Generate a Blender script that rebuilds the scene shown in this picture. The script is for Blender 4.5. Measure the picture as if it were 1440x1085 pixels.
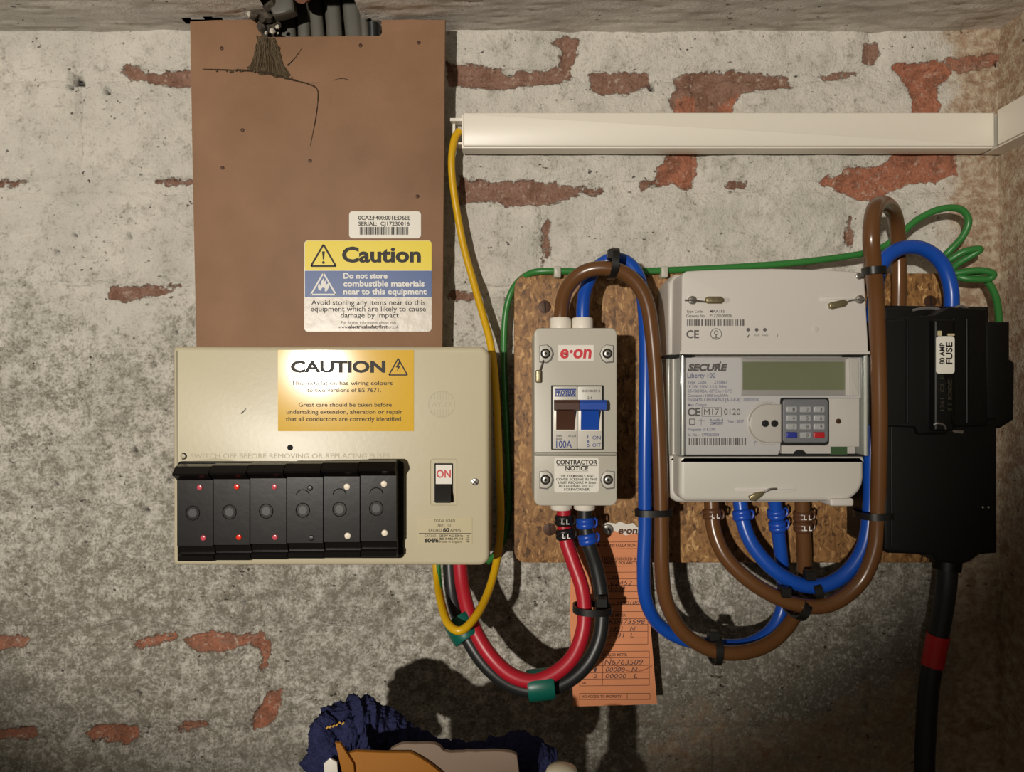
import bpy, bmesh, math, random
import numpy as np
from mathutils import Vector

random.seed(7)
for o in list(bpy.data.objects):
    bpy.data.objects.remove(o, do_unlink=True)
scene = bpy.context.scene
COL = scene.collection

# ------------------------------------------------------------------ camera, light, exposure
S, D, H0 = 0.0005, 0.52, 0.60       # metres per photo pixel on the wall, lens to wall, lens height over the floor
cam_d = bpy.data.cameras.new('camera')
cam_d.sensor_width = 36.0
cam_d.lens = 36.0 * D / (1440 * S)
cam_d.clip_start = 0.01
cam = bpy.data.objects.new('camera', cam_d)
cam.location = (0, -D, H0)
cam.rotation_euler = (math.pi / 2, 0, 0)
COL.objects.link(cam)
scene.camera = cam

world = bpy.data.worlds.new('world')
world.use_nodes = True
world.node_tree.nodes['Background'].inputs[0].default_value = (1.0, 0.86, 0.66, 1)
world.node_tree.nodes['Background'].inputs[1].default_value = 0.06
scene.world = world

torch_d = bpy.data.lights.new('torch', 'SPOT')
torch_d.energy = 80
torch_d.color = (1.0, 0.925, 0.825)
torch_d.shadow_soft_size = 0.02
torch_d.spot_size = math.radians(37.8)
torch_d.spot_blend = 0.45
torch = bpy.data.objects.new('torch', torch_d)
torch.location = (-0.52, -1.6, H0 + 0.05)
_aim = Vector((-0.135, 0.0, H0 + 0.21)) - Vector(torch.location)
torch.rotation_euler = _aim.to_track_quat('-Z', 'Y').to_euler()
COL.objects.link(torch)

scene.view_settings.view_transform = 'Standard'
scene.view_settings.look = 'None'
scene.view_settings.gamma = 1
scene.view_settings.use_curve_mapping = False
scene.view_settings.exposure = 0.0

# ------------------------------------------------------------------ helpers
def kz(z): return 1 - z / D
def XZ(px, py, zr):
    """photo pixel -> (x, height) on the plane that stands zr in front of the wall"""
    return ((px - 720) * S * kz(zr), H0 + (542.5 - py) * S * kz(zr))
def P3(px, py, z):
    x, h = XZ(px, py, z)
    return Vector((x, -z, h))

def lin(c):
    return tuple(((v / 255) / 12.92 if v / 255 <= 0.04045 else ((v / 255 + 0.055) / 1.055) ** 2.4) for v in c)

class MB:
    def __init__(self): self.v, self.f = [], []
    def add(self, vs, fs):
        b = len(self.v)
        self.v += [tuple(p) for p in vs]
        self.f += [tuple(i + b for i in q) for q in fs]
    def rings(self, rings, cap0=True, cap1=True, closed=False):
        n = len(rings[0]); vs = [p for r in rings for p in r]; fs = []
        m = len(rings)
        for a in range(m if closed else m - 1):
            b = (a + 1) % m
            for i in range(n):
                j = (i + 1) % n
                fs.append((a * n + i, a * n + j, b * n + j, b * n + i))
        if not closed:
            if cap0: fs.append(tuple(range(n))[::-1])
            if cap1: fs.append(tuple((m - 1) * n + i for i in range(n)))
        self.add(vs, fs)
    def prism(self, out, z0, z1, bevel=0.0, steps=3, taper=0.0):
        """outline [(x,h)] pushed from z0 to z1 in front of the wall, rounded over at the front"""
        R = [(0.0 - taper, z0)] if taper else [(0.0, z0)]
        if bevel > 0:
            for i in range(steps + 1):
                a = i / steps * math.pi / 2
                R.append((bevel * (1 - math.cos(a)), z1 - bevel + bevel * math.sin(a)))
        else:
            R.append((0.0, z1))
        self.rings([[(x, -z, h) for x, h in inset(out, d)] for d, z in R])
    def disc(self, px, py, rpx, zr, z0, z1, bevel=0.0, n=20):
        x, h = XZ(px, py, zr); r = rpx * S * kz(zr)
        self.prism([(x + r * math.cos(t), h + r * math.sin(t)) for t in [2 * math.pi * i / n for i in range(n)]], z0, z1, bevel)
    def rect(self, x0, y0, x1, y1, zr, z0, z1, r=0, bevel=0.0, steps=3):
        self.prism(rrect(x0, y0, x1, y1, zr, r), z0, z1, bevel, steps)
    def xprism(self, prof, x0, x1):
        """profile [(z,h)] pushed along x"""
        self.rings([[(x, -z, h) for z, h in prof] for x in (x0, x1)])
    def flat(self, pts, zr, z):
        self.add([(XZ(a, b, zr)[0], -z, XZ(a, b, zr)[1]) for a, b in pts], [tuple(range(len(pts)))])
    def line(self, a, b, wpx, zr, z):
        dx, dy = b[0] - a[0], b[1] - a[1]; L = math.hypot(dx, dy) or 1
        nx, ny = -dy / L * wpx / 2, dx / L * wpx / 2
        self.flat([(a[0] + nx, a[1] + ny), (b[0] + nx, b[1] + ny), (b[0] - nx, b[1] - ny), (a[0] - nx, a[1] - ny)], zr, z)
    def frame(self, x0, y0, x1, y1, wpx, zr, z):
        for a, b in (((x0, y0), (x1, y0)), ((x1, y0), (x1, y1)), ((x1, y1), (x0, y1)), ((x0, y1), (x0, y0))):
            self.line(a, b, wpx, zr, z)
    def ringflat(self, px, py, r, wpx, zr, z, a0=0, a1=360, n=28, sy=1.0):
        for i in range(n):
            t0, t1 = [math.radians(a0 + (a1 - a0) * (i + q) / n) for q in (0, 1)]
            q = []
            for t, rr in ((t0, r - wpx / 2), (t0, r + wpx / 2), (t1, r + wpx / 2), (t1, r - wpx / 2)):
                q.append((px + rr * math.cos(t), py - rr * math.sin(t) * sy))
            self.flat(q, zr, z)
    def tube(self, pts, rad, seg=12, cap=True):
        pts = [Vector(p) for p in pts]
        if not hasattr(rad, '__len__'): rad = [rad] * len(pts)
        rings = []; nrm = None
        for i, p in enumerate(pts):
            t = (pts[min(i + 1, len(pts) - 1)] - pts[max(i - 1, 0)]).normalized()
            if nrm is None:
                a = Vector((0, 1, 0)) if abs(t.y) < 0.9 else Vector((1, 0, 0))
                nrm = (a - a.dot(t) * t).normalized()
            else:
                nrm = (nrm - nrm.dot(t) * t).normalized()
            bn = t.cross(nrm)
            rings.append([p + rad[i] * (math.cos(2 * math.pi * k / seg) * nrm + math.sin(2 * math.pi * k / seg) * bn) for k in range(seg)])
        self.rings(rings, cap, cap)
    def sleeve(self, c0, c1, ax, bz, seg=20, lip=0.0):
        """oval band from c0 to c1: ax half width in the wall plane, bz half depth"""
        t = (c1 - c0).normalized(); bn = t.cross(Vector((0, 1, 0))).normalized(); dp = t.cross(bn).normalized()
        R = []
        for f, g in ((0, -lip), (0.12, 0), (0.88, 0), (1, -lip)):
            c = c0.lerp(c1, f)
            R.append([c + (ax + g) * math.cos(2 * math.pi * k / seg) * bn + (bz + g) * math.sin(2 * math.pi * k / seg) * dp for k in range(seg)])
        self.rings(R)
    def strap(self, c, direc, ax, bz, width, th, seg=24):
        """flat closed strap (hollow) around something running along direc"""
        t = direc.normalized(); bn = t.cross(Vector((0, 1, 0))).normalized(); dp = t.cross(bn).normalized()
        R = []
        for k in range(seg):
            a = 2 * math.pi * k / seg
            e = lambda o: (ax + o) * math.copysign(abs(math.cos(a)) ** 0.8, math.cos(a)) * bn + (bz + o) * math.copysign(abs(math.sin(a)) ** 0.8, math.sin(a)) * dp
            R.append([c + e(0) - t * width / 2, c + e(th) - t * width / 2, c + e(th) + t * width / 2, c + e(0) + t * width / 2])
        self.rings(R, closed=True)
    def text(self, s, x0, x1, yb, cap, zr, z, bold=0.0, shear=0.0, rot=False):
        """print s between x0 and x1 (or, turned upright, between the two heights), baseline yb, capital height cap"""
        vs, fs = glyphs(s, bold)
        if not len(vs): return
        w = vs[:, 0].max() - vs[:, 0].min()
        X = (vs[:, 0] - vs[:, 0].min()) / w; Y = vs[:, 1] / CAPH
        pts = []
        for u, v in zip(X, Y):
            if rot: pts.append((yb - v * cap, x0 + u * (x1 - x0)))
            else: pts.append((x0 + u * (x1 - x0) + shear * v * cap, yb - v * cap))
        q = [XZ(a, b, zr) for a, b in pts]
        self.add([(a, -z, b) for a, b in q], fs)

def inset(out, d):
    if d == 0: return out
    n = len(out); area = sum(out[i][0] * out[(i + 1) % n][1] - out[(i + 1) % n][0] * out[i][1] for i in range(n))
    s = 1 if area > 0 else -1; R = []
    for i in range(n):
        a, b, c = out[i - 1], out[i], out[(i + 1) % n]
        def nr(p, q):
            dx, dy = q[0] - p[0], q[1] - p[1]; L = math.hypot(dx, dy) or 1e-9
            return (-dy / L * s, dx / L * s)
        n1, n2 = nr(a, b), nr(b, c)
        m = (n1[0] + n2[0], n1[1] + n2[1]); q = 1 + n1[0] * n2[0] + n1[1] * n2[1]
        q = max(q, 0.4)
        R.append((b[0] + m[0] / q * d, b[1] + m[1] / q * d))
    return R

def rrect(x0, y0, x1, y1, zr, r=0, n=5):
    """rounded rectangle given in photo pixels; r one radius or (tl,tr,br,bl)"""
    rs = r if hasattr(r, '__len__') else (r,) * 4
    pts = []
    for (cx, cy, a0), rr in zip(((x0, y0, 180), (x1, y0, 90), (x1, y1, 0), (x0, y1, -90)), rs):
        sx = 1 if cx == x0 else -1; sy = 1 if cy == y0 else -1
        if rr <= 0: pts.append((cx, cy)); continue
        for i in range(n + 1):
            a = math.radians(a0 - 90 * i / n)
            pts.append((cx + sx * rr + rr * math.cos(a), cy + sy * rr - rr * math.sin(a)))
    return [XZ(a, b, zr) for a, b in pts]

_gl = {}
def glyphs(s, bold):
    key = (s, bold)
    if key not in _gl:
        c = bpy.data.curves.new('lettering', 'FONT')
        c.body = s; c.resolution_u = 3; c.offset = bold; c.size = 1.0
        o = bpy.data.objects.new('lettering', c)
        me = bpy.data.meshes.new_from_object(o)
        v = np.zeros(len(me.vertices) * 3); me.vertices.foreach_get('co', v)
        _gl[key] = (v.reshape(-1, 3)[:, :2].copy(), [tuple(p.vertices) for p in me.polygons])
        bpy.data.objects.remove(o); bpy.data.curves.remove(c); bpy.data.meshes.remove(me)
    return _gl[key]
CAPH = 0.7
_h = glyphs('H', 0.0)[0]
CAPH = _h[:, 1].max()

ORIG = {}
def build(mb, name, m, parent=None, smooth=35, normals=True):
    if parent is None:
        a = np.array(mb.v); org = Vector(((a[:, 0].min() + a[:, 0].max()) / 2, (a[:, 1].min() + a[:, 1].max()) / 2, a[:, 2].min()))
    else:
        org = ORIG[parent]
    me = bpy.data.meshes.new(name)
    me.from_pydata([(x - org.x, y - org.y, z - org.z) for x, y, z in mb.v], [], mb.f)
    if normals:
        bm = bmesh.new(); bm.from_mesh(me)
        bmesh.ops.recalc_face_normals(bm, faces=bm.faces)
        bm.to_mesh(me); bm.free()
    if smooth:
        me.shade_smooth(); me.set_sharp_from_angle(angle=math.radians(smooth))
    me.materials.append(m)
    o = bpy.data.objects.new(name, me); COL.objects.link(o)
    if parent is None: o.location = org
    else: o.parent = parent
    ORIG[o] = org
    return o

def printed(name, m, parent, draw):
    """flat print: all the strokes of one colour on one sticker"""
    mb = MB(); draw(mb)
    return build(mb, name, m, parent, smooth=0, normals=False)

def tag(o, label, cat, group=None, kind=None):
    o['label'] = label; o['category'] = cat
    if group: o['group'] = group
    if kind: o['kind'] = kind
    return o
def thing(name, label, cat, px, py, z, group=None):
    o = bpy.data.objects.new(name, None); o.empty_display_size = 0.01
    o.location = P3(px, py, z); COL.objects.link(o); ORIG[o] = o.location.copy()
    return tag(o, label, cat, group)
def copy_of(src, parent, off):
    c = src.copy(); COL.objects.link(c); c.parent = parent
    c.location = Vector(src.location) + Vector(off); ORIG[c] = ORIG[src] - Vector(off)
    return c

def spline(pts, n=8):
    """Catmull-Rom through photo points (px,py,z) -> 3D points"""
    p = [P3(*q) for q in pts]; p = [2 * p[0] - p[1]] + p + [2 * p[-1] - p[-2]]; R = []
    for i in range(1, len(p) - 2):
        a, b, c, d = p[i - 1:i + 3]
        for k in range(n):
            t = k / n
            R.append(0.5 * (2 * b + (c - a) * t + (2 * a - 5 * b + 4 * c - d) * t * t + (3 * b - a - 3 * c + d) * t ** 3))
    R.append(p[-2])
    return R

# ------------------------------------------------------------------ materials
MATS = {}
def nt(m): return m.node_tree.nodes, m.node_tree.links
def mat(name, c, rough=0.5, metal=0.0, spec=0.5, coat=0.0, var=0.0, vscale=60, bump=0.0, bscale=300, c2=None, alpha=None):
    m = bpy.data.materials.new(name); m.use_nodes = True; N, L = nt(m); b = N['Principled BSDF']
    col = lin(c); b.inputs['Base Color'].default_value = (*col, 1)
    b.inputs['Roughness'].default_value = rough; b.inputs['Metallic'].default_value = metal
    b.inputs['Specular IOR Level'].default_value = spec; b.inputs['Coat Weight'].default_value = coat
    b.inputs['Coat Roughness'].default_value = 0.12
    if var or bump:
        geo = N.new('ShaderNodeNewGeometry')
    if var:
        n = N.new('ShaderNodeTexNoise'); n.inputs['Scale'].default_value = vscale; n.inputs['Detail'].default_value = 6
        L.new(geo.outputs['Position'], n.inputs['Vector'])
        r = N.new('ShaderNodeValToRGB'); e = r.color_ramp.elements
        e[0].position, e[1].position = 0.3, 0.7
        d2 = lin(c2) if c2 else tuple(v * (1 - var) for v in col)
        e[0].color = (*d2, 1); e[1].color = (*col, 1)
        L.new(n.outputs['Fac'], r.inputs['Fac']); L.new(r.outputs['Color'], b.inputs['Base Color'])
    if bump:
        n = N.new('ShaderNodeTexNoise'); n.inputs['Scale'].default_value = bscale; n.inputs['Detail'].default_value = 5
        L.new(geo.outputs['Position'], n.inputs['Vector'])
        bp = N.new('ShaderNodeBump'); bp.inputs['Strength'].default_value = bump; bp.inputs['Distance'].default_value = 0.001
        L.new(n.outputs['Fac'], bp.inputs['Height']); L.new(bp.outputs['Normal'], b.inputs['Normal'])
    MATS[name] = m
    return m

def wall_material(name, white, grey, scale=1.0):
    m = bpy.data.materials.new(name); m.use_nodes = True; N, L = nt(m); b = N['Principled BSDF']
    geo = N.new('ShaderNodeNewGeometry')
    def noise(sc, det=6, rough=0.6, stretch=(1, 1, 1)):
        mp = N.new('ShaderNodeMapping'); mp.inputs['Scale'].default_value = stretch
        L.new(geo.outputs['Position'], mp.inputs['Vector'])
        n = N.new('ShaderNodeTexNoise'); n.inputs['Scale'].default_value = sc; n.inputs['Detail'].default_value = det; n.inputs['Roughness'].default_value = rough
        L.new(mp.outputs['Vector'], n.inputs['Vector']); return n.outputs['Fac']
    def attr(a):
        n = N.new('ShaderNodeAttribute'); n.attribute_name = a; return n.outputs['Fac']
    def math_(op, a, c, clamp=False):
        n = N.new('ShaderNodeMath'); n.operation = op; n.use_clamp = clamp
        for i, v in enumerate((a, c)):
            if isinstance(v, (int, float)): n.inputs[i].default_value = v
            else: L.new(v, n.inputs[i])
        return n.outputs[0]
    def step(v, lo, hi):
        n = N.new('ShaderNodeMapRange'); n.interpolation_type = 'SMOOTHSTEP'
        n.inputs['From Min'].default_value = lo; n.inputs['From Max'].default_value = hi
        L.new(v, n.inputs['Value']); return n.outputs['Result']
    def mix(f, a, c):
        n = N.new('ShaderNodeMix'); n.data_type = 'RGBA'
        if isinstance(f, (int, float)): n.inputs['Factor'].default_value = f
        else: L.new(f, n.inputs['Factor'])
        for i, v in ((6, a), (7, c)):
            if isinstance(v, tuple): n.inputs[i].default_value = (*v, 1)
            else: L.new(v, n.inputs[i])
        return n.outputs[2]
    bare, tone, grime_shade, brown = attr('bare'), attr('tone'), attr('grime_shade'), attr('brown')
    fine = noise(520, 6, 0.65); mid = noise(150, 8, 0.70, (1, 1, 1.2)); big = noise(24, 6, 0.62); coarse = noise(60, 7, 0.66)
    nb = math_('ADD', bare, math_('MULTIPLY', math_('SUBTRACT', noise(170, 7, 0.65), 0.5), 0.75))
    bm_ = step(nb, -0.03, 0.05)
    # limewash: thick white over a greyer, thinner, dirty coat
    cen = lambda v, k: math_('MULTIPLY', math_('SUBTRACT', v, 0.5), k)
    gsum = math_('ADD', cen(mid, 1.5), math_('ADD', cen(fine, 1.3), math_('ADD', cen(coarse, 1.0), grime_shade)))
    gm = step(gsum, 0.0, 0.72)
    w2 = mix(step(big, 0.30, 0.70), white, tuple(v * 0.80 for v in white))
    w2 = mix(math_('MULTIPLY', step(coarse, 0.50, 0.62), 0.5), w2, tuple(v * f for v, f in zip(white, (0.72, 0.71, 0.69))))
    paint = mix(gm, w2, grey)
    dk = step(math_('ADD', cen(noise(110, 8, 0.75), 1.0), math_('MULTIPLY', grime_shade, 0.16)), 0.15, 0.24)
    paint = mix(math_('MULTIPLY', dk, 0.7), paint, lin((112, 103, 88)))
    fl_ = step(math_('ADD', cen(noise(330, 5, 0.6), 1.0), math_('MULTIPLY', grime_shade, 0.16)), 0.17, 0.22)
    paint = mix(math_('MULTIPLY', fl_, 0.40), paint, tuple(min(1, v * 1.02) for v in white))
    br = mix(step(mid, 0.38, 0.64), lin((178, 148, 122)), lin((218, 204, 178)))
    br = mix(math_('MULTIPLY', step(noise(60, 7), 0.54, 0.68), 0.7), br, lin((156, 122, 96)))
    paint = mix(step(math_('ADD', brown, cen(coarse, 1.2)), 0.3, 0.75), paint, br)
    # irregular specks and pits
    pit = math_('MULTIPLY', step(noise(230, 3, 0.5, (1, 1, 1.3)), 0.655, 0.70), step(noise(38, 3), 0.48, 0.60))
    paint = mix(math_('MULTIPLY', pit, 0.85), paint, lin((60, 52, 42)))
    # bared brick and mortar
    bc = mix(step(math_('ADD', tone, cen(noise(70, 5), 0.8)), 0.35, 0.65), lin((160, 124, 106)), lin((188, 122, 94)))
    bc = mix(math_('MULTIPLY', step(noise(85, 6, 0.65), 0.46, 0.64), 0.65), bc, lin((120, 82, 62)))
    bc = mix(math_('MULTIPLY', step(fine, 0.48, 0.68), 0.7), bc, tuple(v * 0.6 for v in lin((150, 104, 86))))
    bc = mix(math_('MULTIPLY', step(noise(230, 6, 0.65), 0.54, 0.70), 0.8), bc, lin((212, 192, 174)))
    colr = mix(bm_, paint, bc)
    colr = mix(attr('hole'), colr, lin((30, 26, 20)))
    L.new(colr, b.inputs['Base Color'])
    b.inputs['Roughness'].default_value = 0.62; b.inputs['Specular IOR Level'].default_value = 0.4
    bp = N.new('ShaderNodeBump'); bp.inputs['Strength'].default_value = 0.9; bp.inputs['Distance'].default_value = 0.0026
    hh = math_('ADD', math_('MULTIPLY', mid, 1.1), math_('ADD', math_('MULTIPLY', fine, 0.7), math_('ADD', math_('MULTIPLY', coarse, 1.3), math_('ADD', math_('MULTIPLY', bm_, -0.5), math_('MULTIPLY', pit, -0.6)))))
    L.new(hh, bp.inputs['Height']); L.new(bp.outputs['Normal'], b.inputs['Normal'])
    return m

def chipboard_material():
    m = bpy.data.materials.new('chipboard'); m.use_nodes = True; N, L = nt(m); b = N['Principled BSDF']
    geo = N.new('ShaderNodeNewGeometry')
    n0 = N.new('ShaderNodeTexNoise'); n0.inputs['Scale'].default_value = 90; n0.inputs['Detail'].default_value = 2
    L.new(geo.outputs['Position'], n0.inputs['Vector'])
    vm = N.new('ShaderNodeVectorMath'); vm.operation = 'MULTIPLY_ADD'
    L.new(n0.outputs['Color'], vm.inputs[0]); vm.inputs[1].default_value = (0.012, 0.012, 0.012); L.new(geo.outputs['Position'], vm.inputs[2])
    cols = []
    for rot, sc in ((0.6, 380), (-0.7, 560), (1.5, 460)):
        mp = N.new('ShaderNodeMapping'); mp.inputs['Rotation'].default_value = (0, rot, 0); mp.inputs['Scale'].default_value = (1, 1, 0.4)
        L.new(vm.outputs[0], mp.inputs['Vector'])
        v = N.new('ShaderNodeTexVoronoi'); v.inputs['Scale'].default_value = sc; L.new(mp.outputs['Vector'], v.inputs['Vector'])
        cols.append(v)
    r = N.new('ShaderNodeValToRGB'); e = r.color_ramp.elements
    e[0].position, e[0].color = 0.1, (*lin((74, 48, 24)), 1); e[1].position, e[1].color = 0.95, (*lin((206, 166, 112)), 1)
    for p, c in ((0.36, (128, 90, 50)), (0.66, (158, 116, 68))):
        q = e.new(p); q.color = (*lin(c), 1)
    ad = N.new('ShaderNodeMix'); ad.data_type = 'RGBA'; ad.inputs['Factor'].default_value = 0.5
    L.new(cols[0].outputs['Color'], ad.inputs[6]); L.new(cols[1].outputs['Color'], ad.inputs[7])
    ad2 = N.new('ShaderNodeMix'); ad2.data_type = 'RGBA'; ad2.inputs['Factor'].default_value = 0.4
    L.new(ad.outputs[2], ad2.inputs[6]); L.new(cols[2].outputs['Color'], ad2.inputs[7])
    sp = N.new('ShaderNodeSeparateColor'); L.new(ad2.outputs[2], sp.inputs[0])
    L.new(sp.outputs[0], r.inputs['Fac']); L.new(r.outputs['Color'], b.inputs['Base Color'])
    b.inputs['Roughness'].default_value = 0.6
    bp = N.new('ShaderNodeBump'); bp.inputs['Strength'].default_value = 0.35; bp.inputs['Distance'].default_value = 0.0006
    L.new(sp.outputs[0], bp.inputs['Height']); L.new(bp.outputs['Normal'], b.inputs['Normal'])
    return m

def clear_material():
    """clear polycarbonate: lets light through, mirrors more towards grazing angles"""
    m = bpy.data.materials.new('clear_plastic'); m.use_nodes = True; N, L = nt(m)
    N.remove(N['Principled BSDF']); out = N['Material Output']
    t = N.new('ShaderNodeBsdfTransparent'); t.inputs[0].default_value = (0.965, 0.965, 0.965, 1)
    g = N.new('ShaderNodeBsdfGlossy'); g.inputs['Roughness'].default_value = 0.08
    fr = N.new('ShaderNodeFresnel'); fr.inputs['IOR'].default_value = 1.5
    x = N.new('ShaderNodeMixShader'); L.new(fr.outputs[0], x.inputs[0]); L.new(t.outputs[0], x.inputs[1]); L.new(g.outputs[0], x.inputs[2])
    L.new(x.outputs[0], out.inputs['Surface'])
    return m

FROST = mat('clear_plastic_edge', (206, 210, 200), 0.2, coat=0.5)
def _half(m, f):
    N, L = nt(m); o = N['Material Output']; t_ = N.new('ShaderNodeBsdfTransparent'); x = N.new('ShaderNodeMixShader'); x.inputs[0].default_value = f
    L.new(t_.outputs[0], x.inputs[1]); L.new(N['Principled BSDF'].outputs[0], x.inputs[2]); L.new(x.outputs[0], o.inputs['Surface'])
_half(FROST, 0.55)
WALL = wall_material('limewashed_brick', lin((238, 233, 221)), lin((140, 134, 120)))
CHIP = chipboard_material()
CLEAR = clear_material()
HARD = mat('brown_hardboard', (146, 110, 82), 0.66, var=0.10, vscale=30, c2=(132, 99, 71), bump=0.12, bscale=900)
HARD_EDGE = mat('hardboard_edge', (196, 172, 146), 0.8)
CREAM = mat('cream_enamel', (204, 195, 165), 0.36, var=0.03, vscale=14, bump=0.05, bscale=350)
CREAM2 = mat('cream_relief', (180, 171, 140), 0.45)
BAKELITE = mat('black_bakelite', (20, 17, 16), 0.27, spec=0.3, bump=0.04, bscale=160)
BAKE2 = mat('black_bakelite_boss', (15, 13, 12), 0.4)
BLACKBOX = mat('black_moulding', (11, 10, 8), 0.48, spec=0.3, bump=0.05, bscale=260)
BLACK = mat('black_plastic', (24, 23, 21), 0.4)
DARK = mat('dark_recess', (12, 11, 10), 0.8)
INK = mat('black_ink', (30, 26, 22), 0.6)
INKG = mat('grey_ink', (98, 94, 92), 0.6)
INKB = mat('blue_ink', (32, 60, 132), 0.5)
INKR = mat('red_ink', (206, 44, 54), 0.5)
INKW = mat('white_ink', (232, 230, 224), 0.5)
WHITE = mat('white_paper', (232, 228, 216), 0.4, coat=0.2)
WHITEP = mat('white_pvc', (234, 228, 214), 0.36, bump=0.03, bscale=60)
YELLOW = mat('yellow_sticker', (222, 176, 8), 0.45, spec=0.15, coat=0.4, bump=0.12, bscale=300)
YELLOW2 = mat('yellow_band', (232, 208, 8), 0.42)
BLUEBAND = mat('blue_band', (46, 82, 142), 0.42)
FOIL = mat('silver_foil', (208, 201, 188), 0.36, metal=0.0, coat=0.10, bump=0.3, bscale=160)
GREYP = mat('grey_plastic', (190, 186, 172), 0.42, bump=0.03, bscale=400)
GREYP2 = mat('grey_plastic_module', (200, 196, 184), 0.4)
METERP = mat('meter_plastic', (206, 201, 193), 0.42)
METERD = mat('meter_side_plastic', (198, 193, 184), 0.38)
METERL = mat('meter_faceplate', (206, 204, 202), 0.4)
METERB = mat('terminal_cover_plastic', (204, 200, 190), 0.38)
LCD = mat('lcd', (122, 128, 98), 0.35, var=0.06, vscale=40)
LCDF = mat('lcd_bezel', (158, 155, 150), 0.35)
KEYPAD = mat('keypad_rubber', (120, 122, 126), 0.4)
KEYG = mat('grey_key', (176, 178, 178), 0.3)
KEYB = mat('blue_key', (44, 56, 150), 0.35)
KEYR = mat('red_key', (190, 32, 40), 0.35)
GREEND = mat('green_circuit_board', (62, 92, 56), 0.5)
STEEL = mat('steel', (190, 186, 178), 0.3, metal=0.9)
LEAD = mat('lead_seal', (150, 140, 108), 0.38, metal=0.75, bump=0.2, bscale=500)
SCREWB = mat('brown_screw', (70, 42, 24), 0.5, metal=0.3)
BROWN = mat('brown_insulation', (102, 67, 37), 0.27, spec=0.6, bump=0.02, bscale=120)
BLUE = mat('blue_insulation', (22, 76, 172), 0.3, spec=0.5)
RED = mat('red_insulation', (176, 28, 44), 0.38)
BLK = mat('black_insulation', (32, 33, 33), 0.4)
YEL = mat('yellow_insulation', (214, 168, 18), 0.35)
GRN = mat('green_insulation', (52, 122, 56), 0.36)
GREYC = mat('grey_sheath', (88, 85, 76), 0.5, var=0.12, vscale=120)
TAPE = mat('green_tape', (10, 92, 78), 0.38, bump=0.06, bscale=160)
ORANGE = mat('orange_card', (228, 148, 102), 0.75, var=0.08, vscale=50)
STAIN = mat('tag_stain', (176, 104, 68), 0.8)
INKO = mat('faded_ink_on_tag', (96, 58, 40), 0.7)
PEN = mat('pen_ink_on_tag', (74, 56, 60), 0.7)
TOWEL = mat('navy_towelling', (50, 54, 90), 0.95, spec=0.1, var=0.35, vscale=500, bump=0.9, bscale=900)
OCHRE = mat('ochre_card', (158, 100, 10), 0.7, var=0.05, vscale=60)
BEIGE = mat('beige_card', (132, 113, 97), 0.75)
DUST = mat('sooty_dust', (98, 84, 62), 0.95, var=0.3, vscale=400)
SOOT = mat('soot_thread', (58, 44, 30), 0.95)
RUBBLE = mat('plaster_rubble', (92, 82, 70), 0.9, var=0.7, vscale=200, c2=(30, 26, 22))
RUBW = mat('plaster_crumb', (200, 194, 180), 0.9)
REDOX = mat('red_heat_shrink', (196, 30, 34), 0.32)
FLOORM = mat('floor_screed', (110, 102, 92), 0.9, var=0.3, vscale=12)
GOLD = mat('gold_thread', (206, 160, 70), 0.5)

# ------------------------------------------------------------------ noise for real relief
def vnoise(x, y, seed):
    xi, yi = np.floor(x).astype(np.int64), np.floor(y).astype(np.int64)
    fx, fy = x - xi, y - yi; fx = fx * fx * (3 - 2 * fx); fy = fy * fy * (3 - 2 * fy)
    def h(a, b):
        n = (a * 374761393 + b * 668265263 + seed * 2147483647) & 0xFFFFFFFF
        n = ((n ^ (n >> 13)) * 1274126177) & 0xFFFFFFFF
        return ((n ^ (n >> 16)) & 0xFFFF) / 65535.0
    return (h(xi, yi) * (1 - fx) + h(xi + 1, yi) * fx) * (1 - fy) + (h(xi, yi + 1) * (1 - fx) + h(xi + 1, yi + 1) * fx) * fy
def fbm(x, y, seed, octv=4, gain=0.5):
    s = 0; a = 1; t = 0
    for i in range(octv):
        s = s + a * (vnoise(x * 2 ** i, y * 2 ** i, seed + i) - 0.5); t += a; a *= gain
    return s / t

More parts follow.
